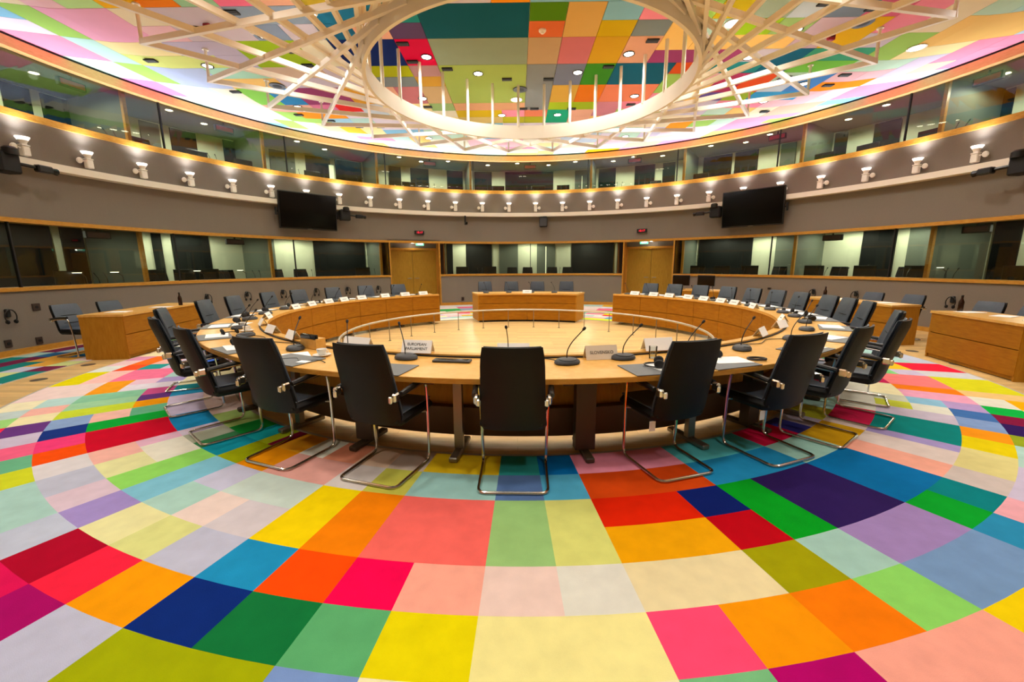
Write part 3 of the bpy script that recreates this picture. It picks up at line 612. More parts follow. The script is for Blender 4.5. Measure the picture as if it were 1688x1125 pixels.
# ------------------------------------------------------------------ ceiling fittings
LC = (.2, -.39)
truss = thing('ceiling_truss', 'cream steel ring hung from the ceiling with tangent beams fanning out', 'ceiling structure')
ringm = MB()
prof = [(2.40, 4.16), (2.47, 4.16), (2.47, 4.42), (2.40, 4.42)]
ringm.sector(2.41, 2.455, 4.16, 4.42, 0, 360, LC, 2.5); ringm.build('ring', M_white, truss, True)
NN = 28; off = -4.4
def lp(r_, a, z): return pol(r_, a, z, LC)
for k in range(NN):
    a = off+k*360/NN
    for s_ in (-1, 1):
        p0 = Vector(lp(5.64, a, 4.72)); p1 = Vector(lp(2.45, a+s_*64.4, 4.30 if s_ < 0 else 4.36)); d = p1-p0
        m = MB(); L_ = d.length; M_ = Matrix.Translation((p0+p1)/2) @ d.to_track_quat('X', 'Z').to_matrix().to_4x4()
        m.box((0, 0, 0), (L_+.04, .05, .075), M=M_); m.build('beam', M_cream, truss)
    MB().tube([lp(5.64, a, 4.68), lp(5.64, a, 5.22)], .024, 8).lathe([(.05, 5.19), (.05, 5.215)], 10, Matrix.Translation((*lp(5.64, a, 0)[:2], 0))).build('hanger_rod', M_cream, truss, True)
    a2 = off+6.6-6+k*360/NN
    MB().tube([lp(2.43, a2, 4.40), lp(2.43, a2, 5.22)], .03, 10).build('suspension_post', M_white, truss, True)
DL = None; k = 0
vis = [(-3.08, -.59, 1), (-1.62, .79, 0), (-.75, 1.47, 0), (-2.11, 2.66, 0), (0, 2.78, 1), (-.37, 3.77, 0), (2.01, .77, 0), (1.2, 1.47, 0), (2.64, 2.65, 0), (1.03, 3.77, 0), (3.39, -.14, 1), (4.5, .06, 0), (4.23, .95, 0), (7.0, .68, 1), (-4.11, .05, 0), (-5.78, 1.03, 0), (-5.16, 3.08, 0), (6.01, 2.11, 0), (5.73, 3.04, 0)]
hid = [(-6.2, -1.4, 1), (6.6, -1.4, 1), (-5.4, -3.8, 1), (5.8, -3.8, 1), (-3.6, -5.8, 1), (4.0, -5.8, 1), (-1.2, -6.8, 1), (1.7, -6.8, 1), (-3.4, -2.8, 1), (3.8, -2.8, 1), (-1.6, -4.4, 1), (2.0, -4.4, 1), (.2, -2.2, 1), (.2, -5.6, 1), (-2.6, 5.6, 0), (3.2, 5.6, 0), (.3, 6.4, 0)]  # those behind the viewpoint are unseen lamps added to light the near carpet
vis.sort(key=lambda q: proj((q[0], q[1], 5.2))[0]); k = 0
for x, y, big in vis+hid:
    k += 1; s_ = 1.35 if big else 1.0
    lab = '%s round downlight recessed in the coloured ceiling, %s from the left' % ('large' if big else 'small', ORD[k-1]) if k <= len(vis) else 'round ceiling downlight %s, %s along' % ('over the far end of the room' if y > 4 else 'added unseen above and behind the viewpoint', ORD[k-len(vis)-1])
    t = thing('ceiling_downlight', lab, 'ceiling light', (x, y, zc(math.hypot(x-RC[0], y-RC[1]))-.013), 0, 'ceiling downlights')
    t.scale = (s_, s_, 1)
    MB().lathe([(.10, 0), (.105, -.012), (.09, -.014), (.082, -.004)], 20).build('trim_ring', M_blackm if not big else M_white, t, True)
    MB().lathe([(.08, -.002), (.08, -.008)], 20).build('lens', M_lens, t)
    light('SPOT', (x, y, 5.17), DOWN_W*(1.0 if big else .78), WARM, .16, (x, y, 0), 140, .55)
for k, (x, y) in enumerate(sorted(((-1.92, .33), (-1.32, 1.26), (-.19, 1.73), (.65, 1.75), (2.29, .33), (1.75, 1.24), (-2.1, 3.16), (.16, 3.34), (.43, 3.35), (2.69, 3.14), (1.33, 3.37), (-4.2, -.6), (-3.89, .54), (-3.9, 1.05), (-6.65, .8), (-6.04, 2.19), (-1.91, .96), (4.47, -.62), (5.27, -.48), (6.56, 1.71), (6.58, 2.19), (5.5, 4.07), (6.14, 3.7), (-5.41, 3.59), (-4.81, 4.04), (-4.26, 4.53), (-3.69, 4.55)), key=lambda q: proj((q[0], q[1], 5.2))[0])):
    t = thing('ceiling_slot', 'small black rectangular slot fitting in the ceiling panels, %s from the left' % ORD[k], 'air vent', (x, y, 5.208), 0, 'black ceiling slots')
    MB().box((0, 0, -.01), (.20, .11, .02)).build('frame', M_blackm, t); MB().box((0, 0, -.022), (.16, .02, .006)).build('blade', M_grey, t)
for k, (x, y) in enumerate(((-5.03, -.11), (-4.98, 1.92), (.08, 2.23), (5.41, -.12), (5.47, 1.87))):
    t = thing('ceiling_speaker', 'round dark ceiling loudspeaker grille, %s from the left' % ORD[k], 'loudspeaker', (x, y, 5.208), 0, 'ceiling loudspeakers')
    MB().lathe([(.15, 0), (.155, -.015), (.135, -.018)], 20).build('rim', M_grey, t, True); MB().lathe([(.135, -.012), (.06, -.022), (.01, -.024)], 20).build('grille', M_blackm, t, True)
for x, y, s_ in ((-4.79, -.3, 'left'), (5.14, .16, 'right')):
    t = thing('alarm_box', 'small dark red alarm box on the ceiling at %s' % s_, 'alarm', (x, y, 5.208)); MB().box((0, 0, -.06), (.11, .07, .12), bev=.01).build('case', M_red, t); MB().box((0, -.037, -.06), (.07, .004, .05)).build('grille', mat('dark_red', '5A0818', .5), t)
for k, (x, y) in enumerate(((.42, -.02), (-4.2, -.12), (3.9, .02))):
    t = thing('smoke_detector', 'small cream smoke detector on the ceiling, %s' % ('over the orange panel inside the ring', 'left of the ring', 'right of the ring')[k], 'smoke detector', (x, y, 5.208)); MB().lathe([(.06, 0), (.06, -.02), (.04, -.04)], 14).build('base', M_cream, t, True); MB().lathe([(.03, -.035), (.025, -.055)], 12).build('sensor', M_white, t, True)
# ------------------------------------------------------------------ ring table
RI, RO = 3.93, 4.60
A0, A1 = -32.0, 37.5        # the opening at the far side
def table_panels(parent, r_, a0, a1, nseg, z1, c=TC, bands=((.075, .40), (.411, None))):
    for k in range(nseg):
        p0, p1 = a0+(a1-a0)*k/nseg, a0+(a1-a0)*(k+1)/nseg
        for q, (z0, zz) in enumerate(bands):
            MB().sector(r_-.012-(.004 if q % 2 else 0), r_+.012, z0, zz or z1, p0+.06, p1-.06, c).build('front_board', M_panel_shaded, parent)
        MB().sector(r_+.014, r_+.024, .09, z1-.02, p0, p1, c).build('back_board', M_panel2, parent)
    if r_ < 3.8: MB().sector(r_+.03, r_+.05, 0, .08, a0+.3, a1-.3, c).build('plinth', M_blackm, parent)
    else: MB().sector(r_+.03, r_+.11, .085, .33, a0+.3, a1-.3, c).build('cable_tray', mat('dark_oak', '5A3A12', .5), parent)
tab = thing('ring_table', 'large oak ring-shaped conference table with orange front panels', 'table', (0, 0, 0))
MB().sector(RI+.03, RO, .715, .75, A1, 360+A0, TC, 1.5).build('worktop', M_top, tab)
MB().sector(RO-.01, RO+.004, .712, .746, A1, 360+A0, TC, 1.5).build('edge_band', M_oak, tab)
MB().sector(RI-.05, RI+.035, .735, .775, A1, 360+A0, TC, 1.5).build('inner_ledge', M_top, tab)
MB().sector(RI+.035, RI+.05, .752, .762, A1, 360+A0, TC, 1.5).build('cable_slot', M_blackm, tab)
table_panels(tab, RI-.015, A1, 360+A0, 27, .735)
for a in (A0, A1):
    p0 = pol(RI-.02, a, 0, TC); p1 = pol(RO-.05, a, 0, TC); d = Vector(p1)-Vector(p0)
    MB().box(((p0[0]+p1[0])/2, (p0[1]+p1[1])/2, .395), (d.length, .03, .64), math.atan2(d.y, d.x)).build('end_panel', M_panel2, tab)
SEATS = [44.3, 52.0, 60.1, 68.5, 76.1, 83.2, 90.3, 99.0, 105.2, 111.8, 126.6, 136.1, 145.1, 154.5, 165.7, 181.0, 193.3, 204.0, 216.4, 228.7, 241.7, 256.6, 266.4, 277.4, 286.9, 297.7, 308.3, 319.0]
LEGS = [A1+2.5]+[(p+q)/2 for p, q in zip(SEATS, SEATS[1:]) if q-p > 8.5]+[360+A0-2.5]
for k, a in enumerate(LEGS):
    p = pol(4.20, a, 0, TC); Tm = Matrix.Translation(p) @ Matrix.Rotation(face(a), 4, 'Z')
    big = k % 2
    m = MB().box((0, 0, .385), (.16 if big else .07, .09 if big else .05, .66), M=Tm); m.box((0, .02, .035), (.07, .44, .04), M=Tm, bev=.008); m.box((0, 0, .70), (.05, .5, .03), M=Tm)
    m.build('leg', M_steel if not big else mat('dark_leg', '4A3D2C', .5), tab)
for k, a in enumerate((-171.5, 176.2, 172.0, -164)):
    p = pol(RO-.06, a, .70, TC); MB().box(p, (.07, .05, .02), face(a)).build('edge_socket', mat('maroon_box', '3A1410', .5), tab)

# centre desk at the far side
cd = thing('centre_desk', 'curved oak desk facing the room in the gap of the ring table', 'desk', (0, 0, 0))
MB().sector(3.66, 4.45, .72, .76, -17.2, 24, TC, 1.5).build('worktop', M_top, cd)
table_panels(cd, 3.70, -16.8, 23.6, 2, .72, TC, ((.05, .27), (.28, .49), (.50, None)))
for a in (-16.9, 23.7):
    p0 = pol(3.68, a, 0, TC); p1 = pol(4.43, a, 0, TC); d = Vector(p1)-Vector(p0)
    MB().box(((p0[0]+p1[0])/2, (p0[1]+p1[1])/2, .38), (d.length, .03, .68), math.atan2(d.y, d.x)).build('end_panel', M_panel2, cd)

def side_desk(p0, p1, depth, lab, h=.75, nseg=1):
    """front runs p0->p1 (room side on the left of p0->p1 reversed); depth goes away from the room centre"""
    p0, p1 = Vector(p0), Vector(p1); d = p1-p0; L_ = d.length; mid_ = (p0+p1)/2
    nrm = Vector((-d.y, d.x)).normalized()
    if nrm.dot(mid_-Vector(RC)) < 0: nrm = -nrm
    c = mid_+nrm*depth/2; rz = math.atan2(nrm.y, nrm.x)-math.pi/2      # local +y = away from the room
    t = thing('side_desk', lab, 'desk', (c.x, c.y, 0), rz)
    MB().box((0, 0, h-.0175), (L_+.02, depth, .035)).build('worktop', M_top, t)
    for k in range(nseg):
        w_ = L_/nseg; x = -L_/2+w_*(k+.5)
        MB().box((x, -depth/2+.03, .235), (w_-.006, .024, .34)).build('front_board', M_panel_shaded, t); MB().box((x, -depth/2+.028, .565), (w_-.006, .026, .296)).build('front_board', M_panel_shaded, t)
    MB().box((0, -depth/2+.06, .36), (L_-.02, .02, .70)).build('back_board', M_panel2, t)
    for s_ in (-1, 1): MB().box((s_*(L_/2-.012), .01, (h-.035)/2), (.024, depth-.03, h-.036)).build('end_panel', M_panel2, t)
    MB().box((0, -depth/2+.07, .03), (L_-.06, .02, .06)).build('plinth', M_blackm, t)
    return t
side_desk((-6.45, -.79), (-6.80, 1.35), .66, 'oak side desk standing on the wooden floor at the left')
side_desk((6.68, -.72), (6.33, -2.24), .70, 'nearer oak side desk at the right edge', nseg=1)
side_desk((6.80, .12), (6.55, 2.2), .60, 'farther oak side desk behind the chairs at the right')
side_desk((4.62, 5.25), (5.75, 4.25), .7, 'oak desk with two monitors by the right door')

# rail in the middle
rail = thing('floor_rail', 'low round steel handrail standing on the floor inside the ring table', 'railing')
CR = (.12, -.38)
MB().tube([pol(2.96, 4*k, .43, CR) for k in range(90)], .019, 10, True).build('handrail', M_rail, rail, True)
for k in range(30):
    MB().tube([pol(2.96, 12*k+5.5, 0, CR), pol(2.96, 12*k+5.5, .42, CR)], .009, 6).lathe([(.03, .001), (.03, .008)], 8, Matrix.Translation(pol(2.96, 12*k+5.5, 0, CR))).build('post', M_steel, rail)

# ------------------------------------------------------------------ chairs
def rounded(pts, rad=.05, n=4):
    pts = [Vector(p) for p in pts]; out = [pts[0]]
    for i in range(1, len(pts)-1):
        a, b_, c = pts[i-1], pts[i], pts[i+1]
        u, v = (a-b_), (c-b_); r_ = min(rad, u.length*.45, v.length*.45); u.normalize(); v.normalize()
        p, q = b_+u*r_, b_+v*r_
        for k in range(n+1):
            t_ = k/n; out.append(p*(1-t_)**2+b_*2*t_*(1-t_)+q*t_*t_)
    out.append(pts[-1]); return out
def pillow(m, prof, hw, th, ymid, n=8, corner=.05):
    """padded slab: prof = [(y, z)] centre line bottom to top, hw(t) half width"""
    N = len(prof); front = []; back = []
    for i, (y, z) in enumerate(prof):
        t_ = i/(N-1); w_ = hw(t_); e = min(1, min(t_, 1-t_)*N/1.6+.35)
        fr = []; bk = []
        for k in range(n+1):
            s_ = 2*k/n-1; x = w_*s_*(1-.0*abs(s_)); d = th*e*(1-abs(s_)**6*.65)
            cv = .03*s_*s_
            fr.append((x, y+d/2+cv, z)); bk.append((x, y-d/2+cv, z))
        front.append(fr); back.append(bk)
    m.sheet(front); m.sheet(back)
    V = lambda r_, k: r_[k]
    m.sheet([[r_[0] for r_ in front], [r_[0] for r_ in back]]); m.sheet([[r_[-1] for r_ in front], [r_[-1] for r_ in back]])
    m.sheet([front[0], back[0]]); m.sheet([front[-1], back[-1]])
def make_chair(name, label, top=1.0, tagged=False):
    t = thing(name, label, 'chair')
    H_ = top-.40
    bp = [(.125-.145*s_**1.15, .40+H_*s_) for s_ in [i/9 for i in range(10)]]
    hw = lambda q: .225-.022*q-.012*max(0, q-.85)/.15-.02*max(0, .12-q)/.12
    m = MB(); pillow(m, bp, hw, .045, 0); m.build('back_shell', M_leather, t, True)
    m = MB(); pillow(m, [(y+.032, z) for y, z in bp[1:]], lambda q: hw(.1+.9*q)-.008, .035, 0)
    cu = m.build('back_cushion', M_leather_sheen, t, True)
    for zz in (.36, .62):
        y = .125-.145*zz**1.15+.052; MB().box((0, y+.004, .40+H_*zz), (.36, .006, .008)).build('seam', M_blackm, cu)
    m = MB()
    for i, (zz, q) in enumerate(((.41, 0),)):
        m.box((0, .36, .435), (.46, .46, .085), bev=.032)
    m.build('seat', M_leather, t, True)
    MB().box((0, .36, .483), (.42, .42, .012), bev=.005).build('seat_cushion', M_leather_sheen, t, True)
    path = [(-.255, .12, .645), (-.262, .42, .665), (-.25, .45, .40), (-.24, .46, .015), (-.235, 0, .012), (.235, 0, .012), (.24, .46, .015), (.25, .45, .40), (.262, .42, .665), (.255, .12, .645)]
    MB().tube(rounded(path, .06), .0115, 8).build('frame', M_chrome, t, True)
    for s_ in (-1, 1):
        MB().tube([(s_*.256, .10, .655), (s_*.262, .25, .675), (s_*.262, .41, .685)], .019, 8).build('arm_pad', M_black, t, True)
        m = MB().box((s_*.237, .065, .64), (.035, .06, .06), bev=.01); m.box((s_*.222, .03, .63), (.03, .03, .05), bev=.008); m.build('bracket', M_chrome, t)
        MB().tube([(s_*.248, .45, .41), (s_*.19, .42, .415)], .009, 6).build('seat_bolt', M_chrome, t)
    return t
def add_tag(t):
    MB().box((-.21, .16, .36), (.05, .004, .075)).build('hang_tag', M_paper, t)
near = [(-.03, -4.83, 'at the front middle of the ring table'), (-1.04, -4.71, 'first left of the front middle chair'), (-1.90, -4.45, 'second left of the front middle chair'), (-2.80, -3.97, 'third left of the front middle chair'), (-3.60, -3.32, 'fourth left of the front middle chair'), (-4.30, -2.45, 'fifth left of the front middle chair'),
        (1.20, -4.62, 'first right of the front middle chair'), (2.10, -4.39, 'second right of the front middle chair'), (2.79, -4.03, 'third right of the front middle chair'), (3.46, -3.64, 'fourth right of the front middle chair'), (3.98, -3.02, 'fifth right of the front middle chair')]
CH = make_chair('conference_chair', 'x'); GRP = 'chairs around the ring table'; CH['group'] = GRP
first = True; seats = []
tw = {1: -4, 2: 3, 3: -3, 4: 5, 6: 4, 7: -3, 8: 3, 9: -4}
for k, (x, y, wd) in enumerate(near):
    a = math.degrees(math.atan2(x-TC[0], y-TC[1])); seats.append(a)
    lab = 'high-backed black leather cantilever chair seen from behind, '+wd
    x, y = TC[0]+(x-TC[0])*1.015, TC[1]+(y-TC[1])*1.015
    if first: CH.location = (x, y, .012); CH.rotation_euler = (0, 0, face(a)); CH['label'] = lab; first = False; c = CH
    else: c = dup(CH, (x, y, .012), face(a)+R(tw.get(k, 0)), lab)
    if k in (6, 7, 9): add_tag(c)
    if k == 4:
        tb = thing('tablet', 'tablet with a lit blue screen lying on the fourth left chair', 'tablet', Matrix.Translation(c.location) @ Matrix.Rotation(c.rotation_euler[2], 4, 'Z') @ Vector((.05, .34, .492)), c.rotation_euler[2]+R(20))
        MB().box((0, 0, .006), (.20, .26, .012), bev=.003).build('case', M_black, tb); MB().box((0, 0, .0128), (.18, .24, .0016)).build('screen', M_blueprint, tb)
fl_ = [-103.4, -93.6, -82.6, -73.1, -62.3, -51.7, -41.0]; fr_ = [111.8, 105.2, 99.0, 90.3, 83.2, 76.1, 68.5, 60.1, 52.0, 44.3]
for lst, sd in ((fl_, 'left'), (fr_, 'right')):
    for k, a in enumerate(lst):
        dup(CH, pol(4.97, a, .012, TC), face(a)+R((k*37 % 5)-2), 'black leather chair on the far %s side of the ring table, %s from the camera' % (sd, ORD[k])); seats.append(a)
for k, (x, y) in enumerate(((-.98, 5.12), (-.17, 5.05), (.61, 4.98), (1.47, 4.88))):
    a = math.degrees(math.atan2(x-TC[0], y-TC[1])); dup(CH, (x, y, .012), face(a)+R((3, -2, 2, 4)[k]), 'black leather chair behind the centre desk, %s from the left' % ORD[k])
SC = make_chair('visitor_chair', 'black low-backed chair standing free at the end of the left desk', .88); SC['group'] = 'low-backed side chairs'; SC.location = (-7.76, -.5, .012); SC.rotation_euler = (0, 0, R(-96))
for x, y, rz, lab in ((-7.78, .28, -95, 'low-backed dark chair behind the left side desk'), (7.78, 1.62, 100, 'low-backed dark chair behind the farther right desk, nearer the middle'), (7.95, .88, 95, 'low-backed dark chair behind the farther right desk, nearer the edge'), (7.72, -.66, 92, 'low-backed dark chair behind the nearer right desk'), (7.7, -1.3, 88, 'low-backed dark chair at the right edge of the picture')):
    dup(SC, (x, y, 0), R(rz), lab)

# ------------------------------------------------------------------ things on the table
ZT = .752
def tentcard(a, r_, lab, lines=None, w_=.24, h_=.085, tw_=0, z=.777, m_=M_paper):
    t = thing('name_card', lab, 'name card', pol(r_, a, z, TC), face(a)+math.pi+R(tw_), 'name cards on the ring table')
    # local +Y points away from the centre (to the seat side), -Y to the centre
    m = MB(); d = .048
    for s_ in (-1, 1): m.add([(-w_/2, s_*d, 0), (w_/2, s_*d, 0), (w_/2, s_*.001, h_), (-w_/2, s_*.001, h_), (-w_/2, s_*d-s_*.0015, 0), (w_/2, s_*d-s_*.0015, 0), (w_/2, -s_*.0005, h_), (-w_/2, -s_*.0005, h_)], [(0, 1, 2, 3), (4, 5, 6, 7), (0, 1, 5, 4), (0, 4, 7, 3), (1, 2, 6, 5)])
    m.build('card', m_, t)
    if lines:
        ang = math.atan2(d, h_)
        for i, s_ in enumerate(lines):
            f_ = .5+(.17 if len(lines) > 1 else 0)*(1-2*i) if len(lines) > 1 else .5
            zz = h_*f_; yy = d*(1-f_)+.0022
            text_mesh(s_, .034 if len(lines) > 1 else .036, M_ink, t, (0, yy, zz), (R(90)+0*ang-ang if False else R(90)-ang, 0, R(180)), 'lettering')
    else:
        f_ = .5; zz = h_*f_; yy = -(d*(1-f_)+.0015)
        o = MB().box((0, 0, 0), (w_*.5, .001, .012)).build('print_line', mat('grey_print', '9AA0A8', .8), t); o.location = (0, yy, zz); o.rotation_euler = (-math.atan2(d, h_), 0, 0)
    return t
cards = [(-92.9, 3.93), (-84.9, 3.93), (-77.2, 3.93), (-70.5, 3.93), (-63.1, 3.93), (-53.5, 3.93), (-45.4, 3.93), (-38.2, 3.93)]
for k, (a, r_) in enumerate(cards): tentcard(a, r_, 'white folded name card on the far left table edge, %s from the camera' % ORD[k], tw_=(k*23 % 9)-4)
for k, a in enumerate((95.8, 86.7, 80.6, 73.4, 67, 59.4, 53.2, 45.8)): tentcard(a, 3.93, 'white folded name card on the far right table edge, %s from the camera' % ORD[k], tw_=(k*17 % 9)-4)
for a, lab, tw_ in ((-134.1, 'white name card on the left front ledge, farthest of three', 6), (-142.8, 'white name card on the left front ledge by the wooden block', -8), (-123, 'white name card on the left ledge beyond the wooden block', 5), (-112, 'white name card where the left ledge turns away', -5), (140.6, 'white name card on the right front ledge, tilted', 8), (129.5, 'crumpled-looking white card on the right ledge', -14), (120, 'white name card on the right ledge beside the papers', 6)):
    tentcard(a, 3.93, lab, tw_=tw_)
tentcard(-157.5, 3.93, 'white folded name card behind the first chair left of the middle', ['SLOVENIJA'] if False else None, w_=.30, h_=.10)
tentcard(-166.6, 3.93, 'white name card lettered EUROPEAN PARLIAMENT', ['EUROPEAN', 'PARLIAMENT'], w_=.27, h_=.105, tw_=4)
tentcard(-178.8, 3.93, 'white name card lettered PRESIDENT behind the front middle chair', ['PRESIDENT'], w_=.27, h_=.095)
tentcard(170.9, 4.03, 'cream name card lettered SLOVENSKO standing on the worktop', ['SLOVENSKO'], w_=.27, h_=.11, z=ZT, m_=mat('cream_card', 'DCCDB8', .8))
tentcard(162.5, 3.93, 'white folded name card left of the first right chair', None, w_=.27, h_=.105, tw_=-5)
t = tentcard(3.4, 3.72, 'white name card on the centre desk', None, z=.761)

MIC = None
def mic(a, r_, lab, turn=0, lean=(0.05, .17), z=ZT):
    global MIC
    p = pol(r_, a, z, TC)
    if MIC is None:
        MIC = thing('desk_microphone', lab, 'microphone', p, face(a)+R(turn), 'desk microphones')
        prof = [(.085, 0), (.094, .008), (.089, .025), (.072, .038), (.03, .044)]
        m = MB().lathe(prof, 20); m.v = [(x*1.12, y*.85, z_) for x, y, z_ in m.v]; m.build('base', M_grey, MIC, True)
        MB().tube([(.072*math.cos(R(q)), -.012-.052*math.sin(R(q)), .038-.006*math.sin(R(q))) for q in range(0, 181, 20)], .006, 6).build('control_ring', M_black, MIC, True)
        path = rounded([(0, .01, .03), (0, .008, .10), (.03, -.01, .17), (.10, -.06, .27)], .05)
        MB().tube(path, .0042, 6).build('gooseneck', M_black, MIC, True)
        MB().tube([(.098, -.0585, .267), (.104, -.063, .277), (.112, -.069, .288), (.116, -.072, .294)], [.006, .0115, .0115, .006], 8).build('head', M_blackm, MIC, True)
        return MIC
    return dup(MIC, p, face(a)+R(turn), lab)
mic(175.3, 4.17, 'black desk microphone right of the front middle chair', 10); mic(168.4, 4.08, 'black desk microphone behind the SLOVENSKO card', 5); mic(151.6, 4.15, 'black desk microphone on the right curve of the table', 30)
mic(-149.5, 4.16, 'black desk microphone left of the coffee cup', 150); mic(-166.2, 4.09, 'black desk microphone by the EUROPEAN PARLIAMENT card', 170); mic(-158.6, 4.12, 'black desk microphone beside the coffee cup', 165); mic(-178.1, 3.98, 'black desk microphone in front of the front middle chair', -59)
mic(160, 4.1, 'black desk microphone behind the first right chair', 20)
for lst, sd in (([-136, -126, -113]+fl_, 'left'), ([142, 131, 121]+fr_, 'right')):
    for k, a in enumerate(lst): mic(a+(3 if sd == 'left' else -3), 4.18, 'black desk microphone on the far %s part of the table, %s from the camera' % (sd, ORD[k]), (140 if sd == 'left' else 20)+(k*41 % 40)-20)
for k, x in enumerate((-13, -4, 5, 14)): mic(x, 3.95, 'black desk microphone on the centre desk, %s from the left' % ORD[k], 90, z=.762)

def deskmat(a, lab, tw_=0): return tag(MB().box((0, 0, .003), (.44, .31, .006), bev=.002).build('desk_mat', M_mat, None, loc=pol(4.445, a, ZT, TC)), lab, 'desk mat', 'grey desk mats')
def place_rz(o, a, tw_=0): o.rotation_euler = (0, 0, face(a)+R(tw_)); return o
def sheet_(a, r_, lab, z=ZT, s_=(.21, .297), tw_=0, n_=1):
    o = MB().box((0, 0, .0015*n_), (s_[0], s_[1], .003*n_)).build('paper_sheet', M_paper, None, loc=pol(r_, a, z, TC)); tag(o, lab, 'paper', 'papers on the ring table'); return place_rz(o, a, tw_)
HP = None
def headset(a, r_, lab, tw_=0, z=ZT+.007):
    global HP
    p = pol(r_, a, z, TC)
    if HP is None:
        HP = thing('table_headset', lab, 'headset', p, face(a)+R(tw_), 'headsets on the ring table')
        MB().tube([(.075*math.cos(R(q)), .09*math.sin(R(q)), .012) for q in range(0, 181, 15)], .006, 6).build('headband', M_black, HP, True)
        for s_ in (-1, 1): MB().lathe([(.025, -.015), (.036, -.008), (.036, .008), (.025, .015)], 12, Matrix.Translation((s_*.068, -.015, .034)) @ Matrix.Rotation(R(70), 4, 'Y')).build('earcup', M_blackm, HP, True)
        return HP
    return dup(HP, p, face(a)+R(tw_), lab)
ms = [(-178.9, 'behind the front middle chair'), (-166.2, 'behind the first left chair'), (-154.5, 'by the coffee cup'), (-143, 'behind the third left chair'), (-130.5, 'behind the fourth left chair'), (-118, 'behind the fifth left chair'), (167.5, 'left of the first right chair'), (159.4, 'between the first and second right chairs'), (145, 'beyond the second right chair'), (134.5, 'beyond the third right chair'), (123, 'by the fourth right chair')]
for a, wd in ms: place_rz(deskmat(a, 'grey leather desk mat on the worktop '+wd), a)
for k, a in enumerate(fl_): place_rz(deskmat(a, 'grey desk mat on the far left worktop, %s from the camera' % ORD[k]), a)
for k, a in enumerate(fr_): place_rz(deskmat(a, 'grey desk mat on the far right worktop, %s from the camera' % ORD[k]), a)
zs = ZT+.0065
for a, r_, wd, tw_ in ((166.2, 4.46, 'on the mat left of the first right chair', 12), (158.2, 4.40, 'on the mat right of the first right chair', 75), (-153.2, 4.33, 'on the mat left of the coffee cup', 60), (-142, 4.42, 'on the third left mat', 80), (-130, 4.42, 'on the fourth left mat', 85), (-118.6, 4.42, 'on the fifth left mat', 90), (-117, 4.22, 'beside the fifth left mat', 70), (144, 4.42, 'beyond the second right chair', 80), (134, 4.42, 'beyond the third right chair', 70), (122, 4.42, 'by the fourth right chair', 95)):
    sheet_(a, r_, 'white paper '+wd, zs if abs(r_-4.44) < .06 else ZT, tw_=tw_)
for k, a in enumerate(fl_): sheet_(a+1, 4.44, 'white paper on the far left worktop, %s from the camera' % ORD[k], zs, tw_=80+(k*31 % 30))
for k, a in enumerate(fr_): sheet_(a-1, 4.42, 'stack of white papers on the far right worktop, %s from the camera' % ORD[k], zs, tw_=70+(k*31 % 40), n_=3)
sheet_(-156.7, 4.47, 'small white note on the mat below the coffee cup', zs, (.09, .065), 10)
headset(166.9, 4.40, 'black headset on the paper left of the first right chair', 60); headset(159.2, 4.30, 'black headset on the mat right of the first right chair', 10); headset(-141, 4.36, 'black headset on the third left mat', 40); headset(-129.5, 4.30, 'black headset on the fourth left mat', 100); headset(-115, 4.25, 'black headset on the fifth left mat', 20)
for k, a in enumerate(fl_[:5]): headset(a-2.5, 4.3, 'black headset on the far left worktop, %s from the camera' % ORD[k], k*40)
for k, a in enumerate(fr_[:7]): headset(a+2.5, 4.28, 'black headset on the far right worktop, %s from the camera' % ORD[k], k*50)
# coffee cups
def cup(a, r_, lab):
    t = thing('coffee_cup', lab, 'cup', pol(r_, a, ZT, TC), 0, 'cups on the ring table')
    MB().lathe([(.03, 0), (.07, .008), (.075, .014), (.06, .011), (.02, .008)], 18).build('saucer', M_porc, t, True)
    MB().lathe([(.022, .01), (.034, .025), (.041, .055), (.0425, .062), (.039, .062), (.03, .03), (.005, .02)], 18).build('cup_bowl', M_porc, t, True)
    MB().tube([(.04, 0, .05), (.058, 0, .045), (.055, 0, .028), (.036, 0, .026)], .004, 6).build('handle', M_porc, t, True)
cup(-155.8, 4.23, 'white coffee cup on a saucer at the front left of the table'); cup(-127.5, 4.12, 'white coffee cup farther along the left curve'); cup(-121.5, 4.16, 'white coffee cup beyond the left curve papers')
def tumbler(a, r_, lab):
    t = thing('water_glass', lab, 'glass', pol(r_, a, ZT, TC), 0, 'water glasses')
    MB().lathe([(.028, 0), (.030, .004), (.034, .10), (.0325, .10), (.028, .008), (.005, .006)], 16).build('tumbler', M_tumbler, t, True); MB().lathe([(.026, .008), (.0275, .035), (.005, .0352)], 16).build('base_glass', M_tumbler, t, True)
tumbler(165, 4.12, 'clear water glass left of the first right chair'); tumbler(157.5, 4.2, 'clear water glass right of the first right chair')
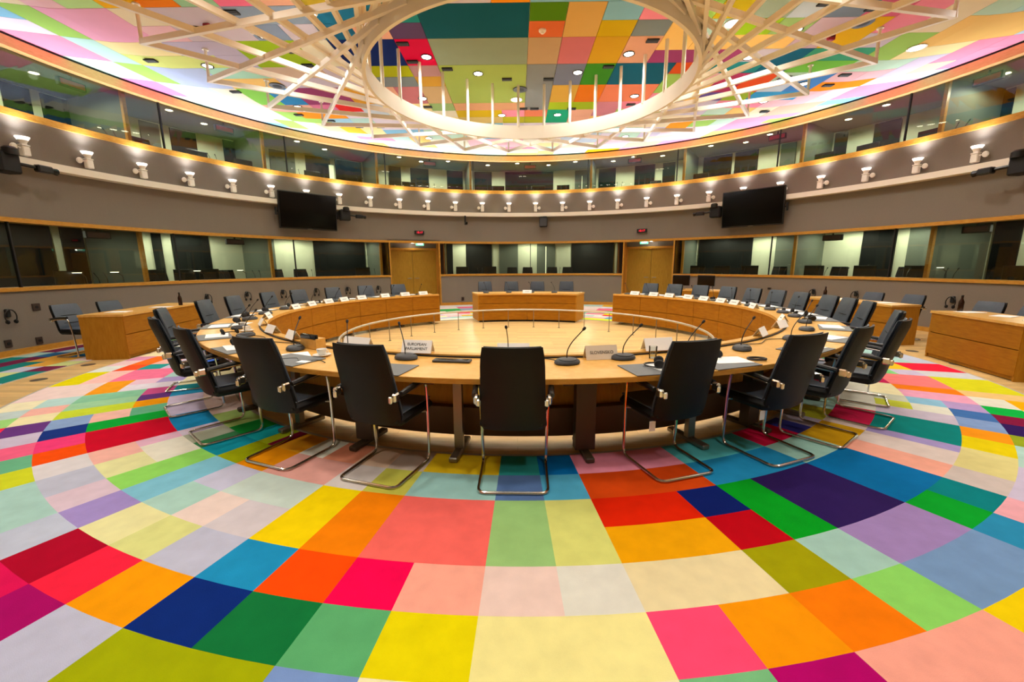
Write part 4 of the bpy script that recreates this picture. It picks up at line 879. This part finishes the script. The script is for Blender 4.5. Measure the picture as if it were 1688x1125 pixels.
# devices
t = thing('voting_panel', 'flat dark device lying on the worktop left of the front middle chair', 'device', pol(4.125, -172, ZT, TC), face(-172)); MB().box((0, 0, .009), (.31, .085, .018), bev=.005).build('case', M_grey, t); MB().box((0, .0, .0185), (.27, .055, .002)).build('screen', M_screen, t)
t = thing('wooden_console', 'small oak block with a black sloping screen on the left ledge', 'console', pol(4.03, -150.6, ZT, TC), face(-150.6)); MB().box((0, 0, .05), (.24, .10, .10), bev=.003).build('block', M_top, t); MB().box((0, -.035, .112), (.23, .03, .05), bev=.004).build('screen', M_screen, t)
tag(MB().tube([(.07*math.cos(R(q)), .045*math.sin(R(q)), .012) for q in range(0, 360, 20)], .009, 6, True).build('cable_loop', M_black, None, True, loc=pol(4.47, 155.2, ZT, TC)), 'black oval cable loop on the worktop near the second right chair', 'cable')
def cable(pts, lab): return tag(MB().tube(rounded([pol(r_, a, ZT+.006, TC) for r_, a in pts], .06), .004, 6).build('table_cable', M_black, None, True), lab, 'cable', 'cables on the worktop')
cable([(4.5, -153), (4.38, -154.5), (4.48, -156), (4.36, -157.5), (4.42, -159)], 'thin black cable zigzagging over the front left mat')
cable([(4.0, 178.5), (4.02, 177), (4.12, 176)], 'grey cable from the ledge to the first microphone right of the middle')
cable([(4.0, -146), (4.12, -141), (4.05, -136), (4.2, -131)], 'black cable lying along the left curve of the worktop')
cable([(4.0, 149), (4.1, 146), (4.02, 142), (4.2, 138)], 'black cable lying along the right curve of the worktop')
# things on the side desks
def on_desk(x, y, lab, s_=(.3, .21), rz=0): o = MB().box((0, 0, .003), (s_[0], s_[1], .006)).build('paper_sheet', M_paper, None, loc=(x, y, .751)); o.rotation_euler = (0, 0, rz); return tag(o, lab, 'paper', 'papers on the side desks')
on_desk(-6.85, -.45, 'white paper near the end of the left side desk', rz=.2); on_desk(-6.8, .35, 'white paper in the middle of the left side desk', rz=.1)
on_desk(7.0, -1.0, 'white paper at the far end of the nearer right desk'); on_desk(6.95, -1.5, 'white paper in the middle of the nearer right desk', rz=.4); on_desk(6.85, -2.0, 'white paper at the near end of the nearer right desk', rz=.2); on_desk(7.1, .6, 'white paper on the farther right desk', rz=.3); on_desk(6.9, 1.5, 'white paper at the far end of the farther right desk', rz=.1)
def bottle(x, y, z, lab, m_=M_brown):
    t = thing('bottle', lab, 'bottle', (x, y, z), 0, 'bottles'); MB().lathe([(.032, 0), (.034, .01), (.034, .15), (.014, .2), (.014, .24)], 14).build('body', m_, t, True); MB().lathe([(.016, .235), (.016, .255)], 12).build('cap', M_black, t)
bottle(-6.75, .75, .75, 'dark bottle standing on the left side desk'); bottle(7.0, -.85, .75, 'dark bottle standing on the nearer right desk'); bottle(6.78, 1.75, .75, 'dark bottle standing on the farther right desk')
t = thing('cleaning_bottle', 'yellow and blue bottle on the floor between the right desks', 'bottle', (7.35, -.2, 0)); MB().lathe([(.06, 0), (.062, .02), (.055, .2), (.02, .27)], 14).build('body', M_yellow, t, True); MB().lathe([(.063, .03), (.063, .09)], 14).build('label_band', mat('blue_label', '3C6FA0', .5), t); MB().lathe([(.022, .265), (.022, .31)], 10).build('cap', M_black, t)
for k, (x, y, rz) in enumerate(((4.95, 5.15, -40), (5.5, 4.72, -48))):
    t = thing('desk_monitor', 'black desktop monitor by the right door, %s' % ('nearer the door', 'nearer the booth window')[k], 'monitor', (x, y, .75), R(rz), 'monitors by the right door')
    MB().box((0, 0, .27), (.5, .03, .31), bev=.008).build('display', M_black, t); MB().box((0, -.017, .27), (.47, .004, .28)).build('screen', M_screen, t); MB().box((0, .03, .08), (.05, .03, .16)).box((0, .02, .006), (.22, .15, .012)).build('stand', M_black, t)
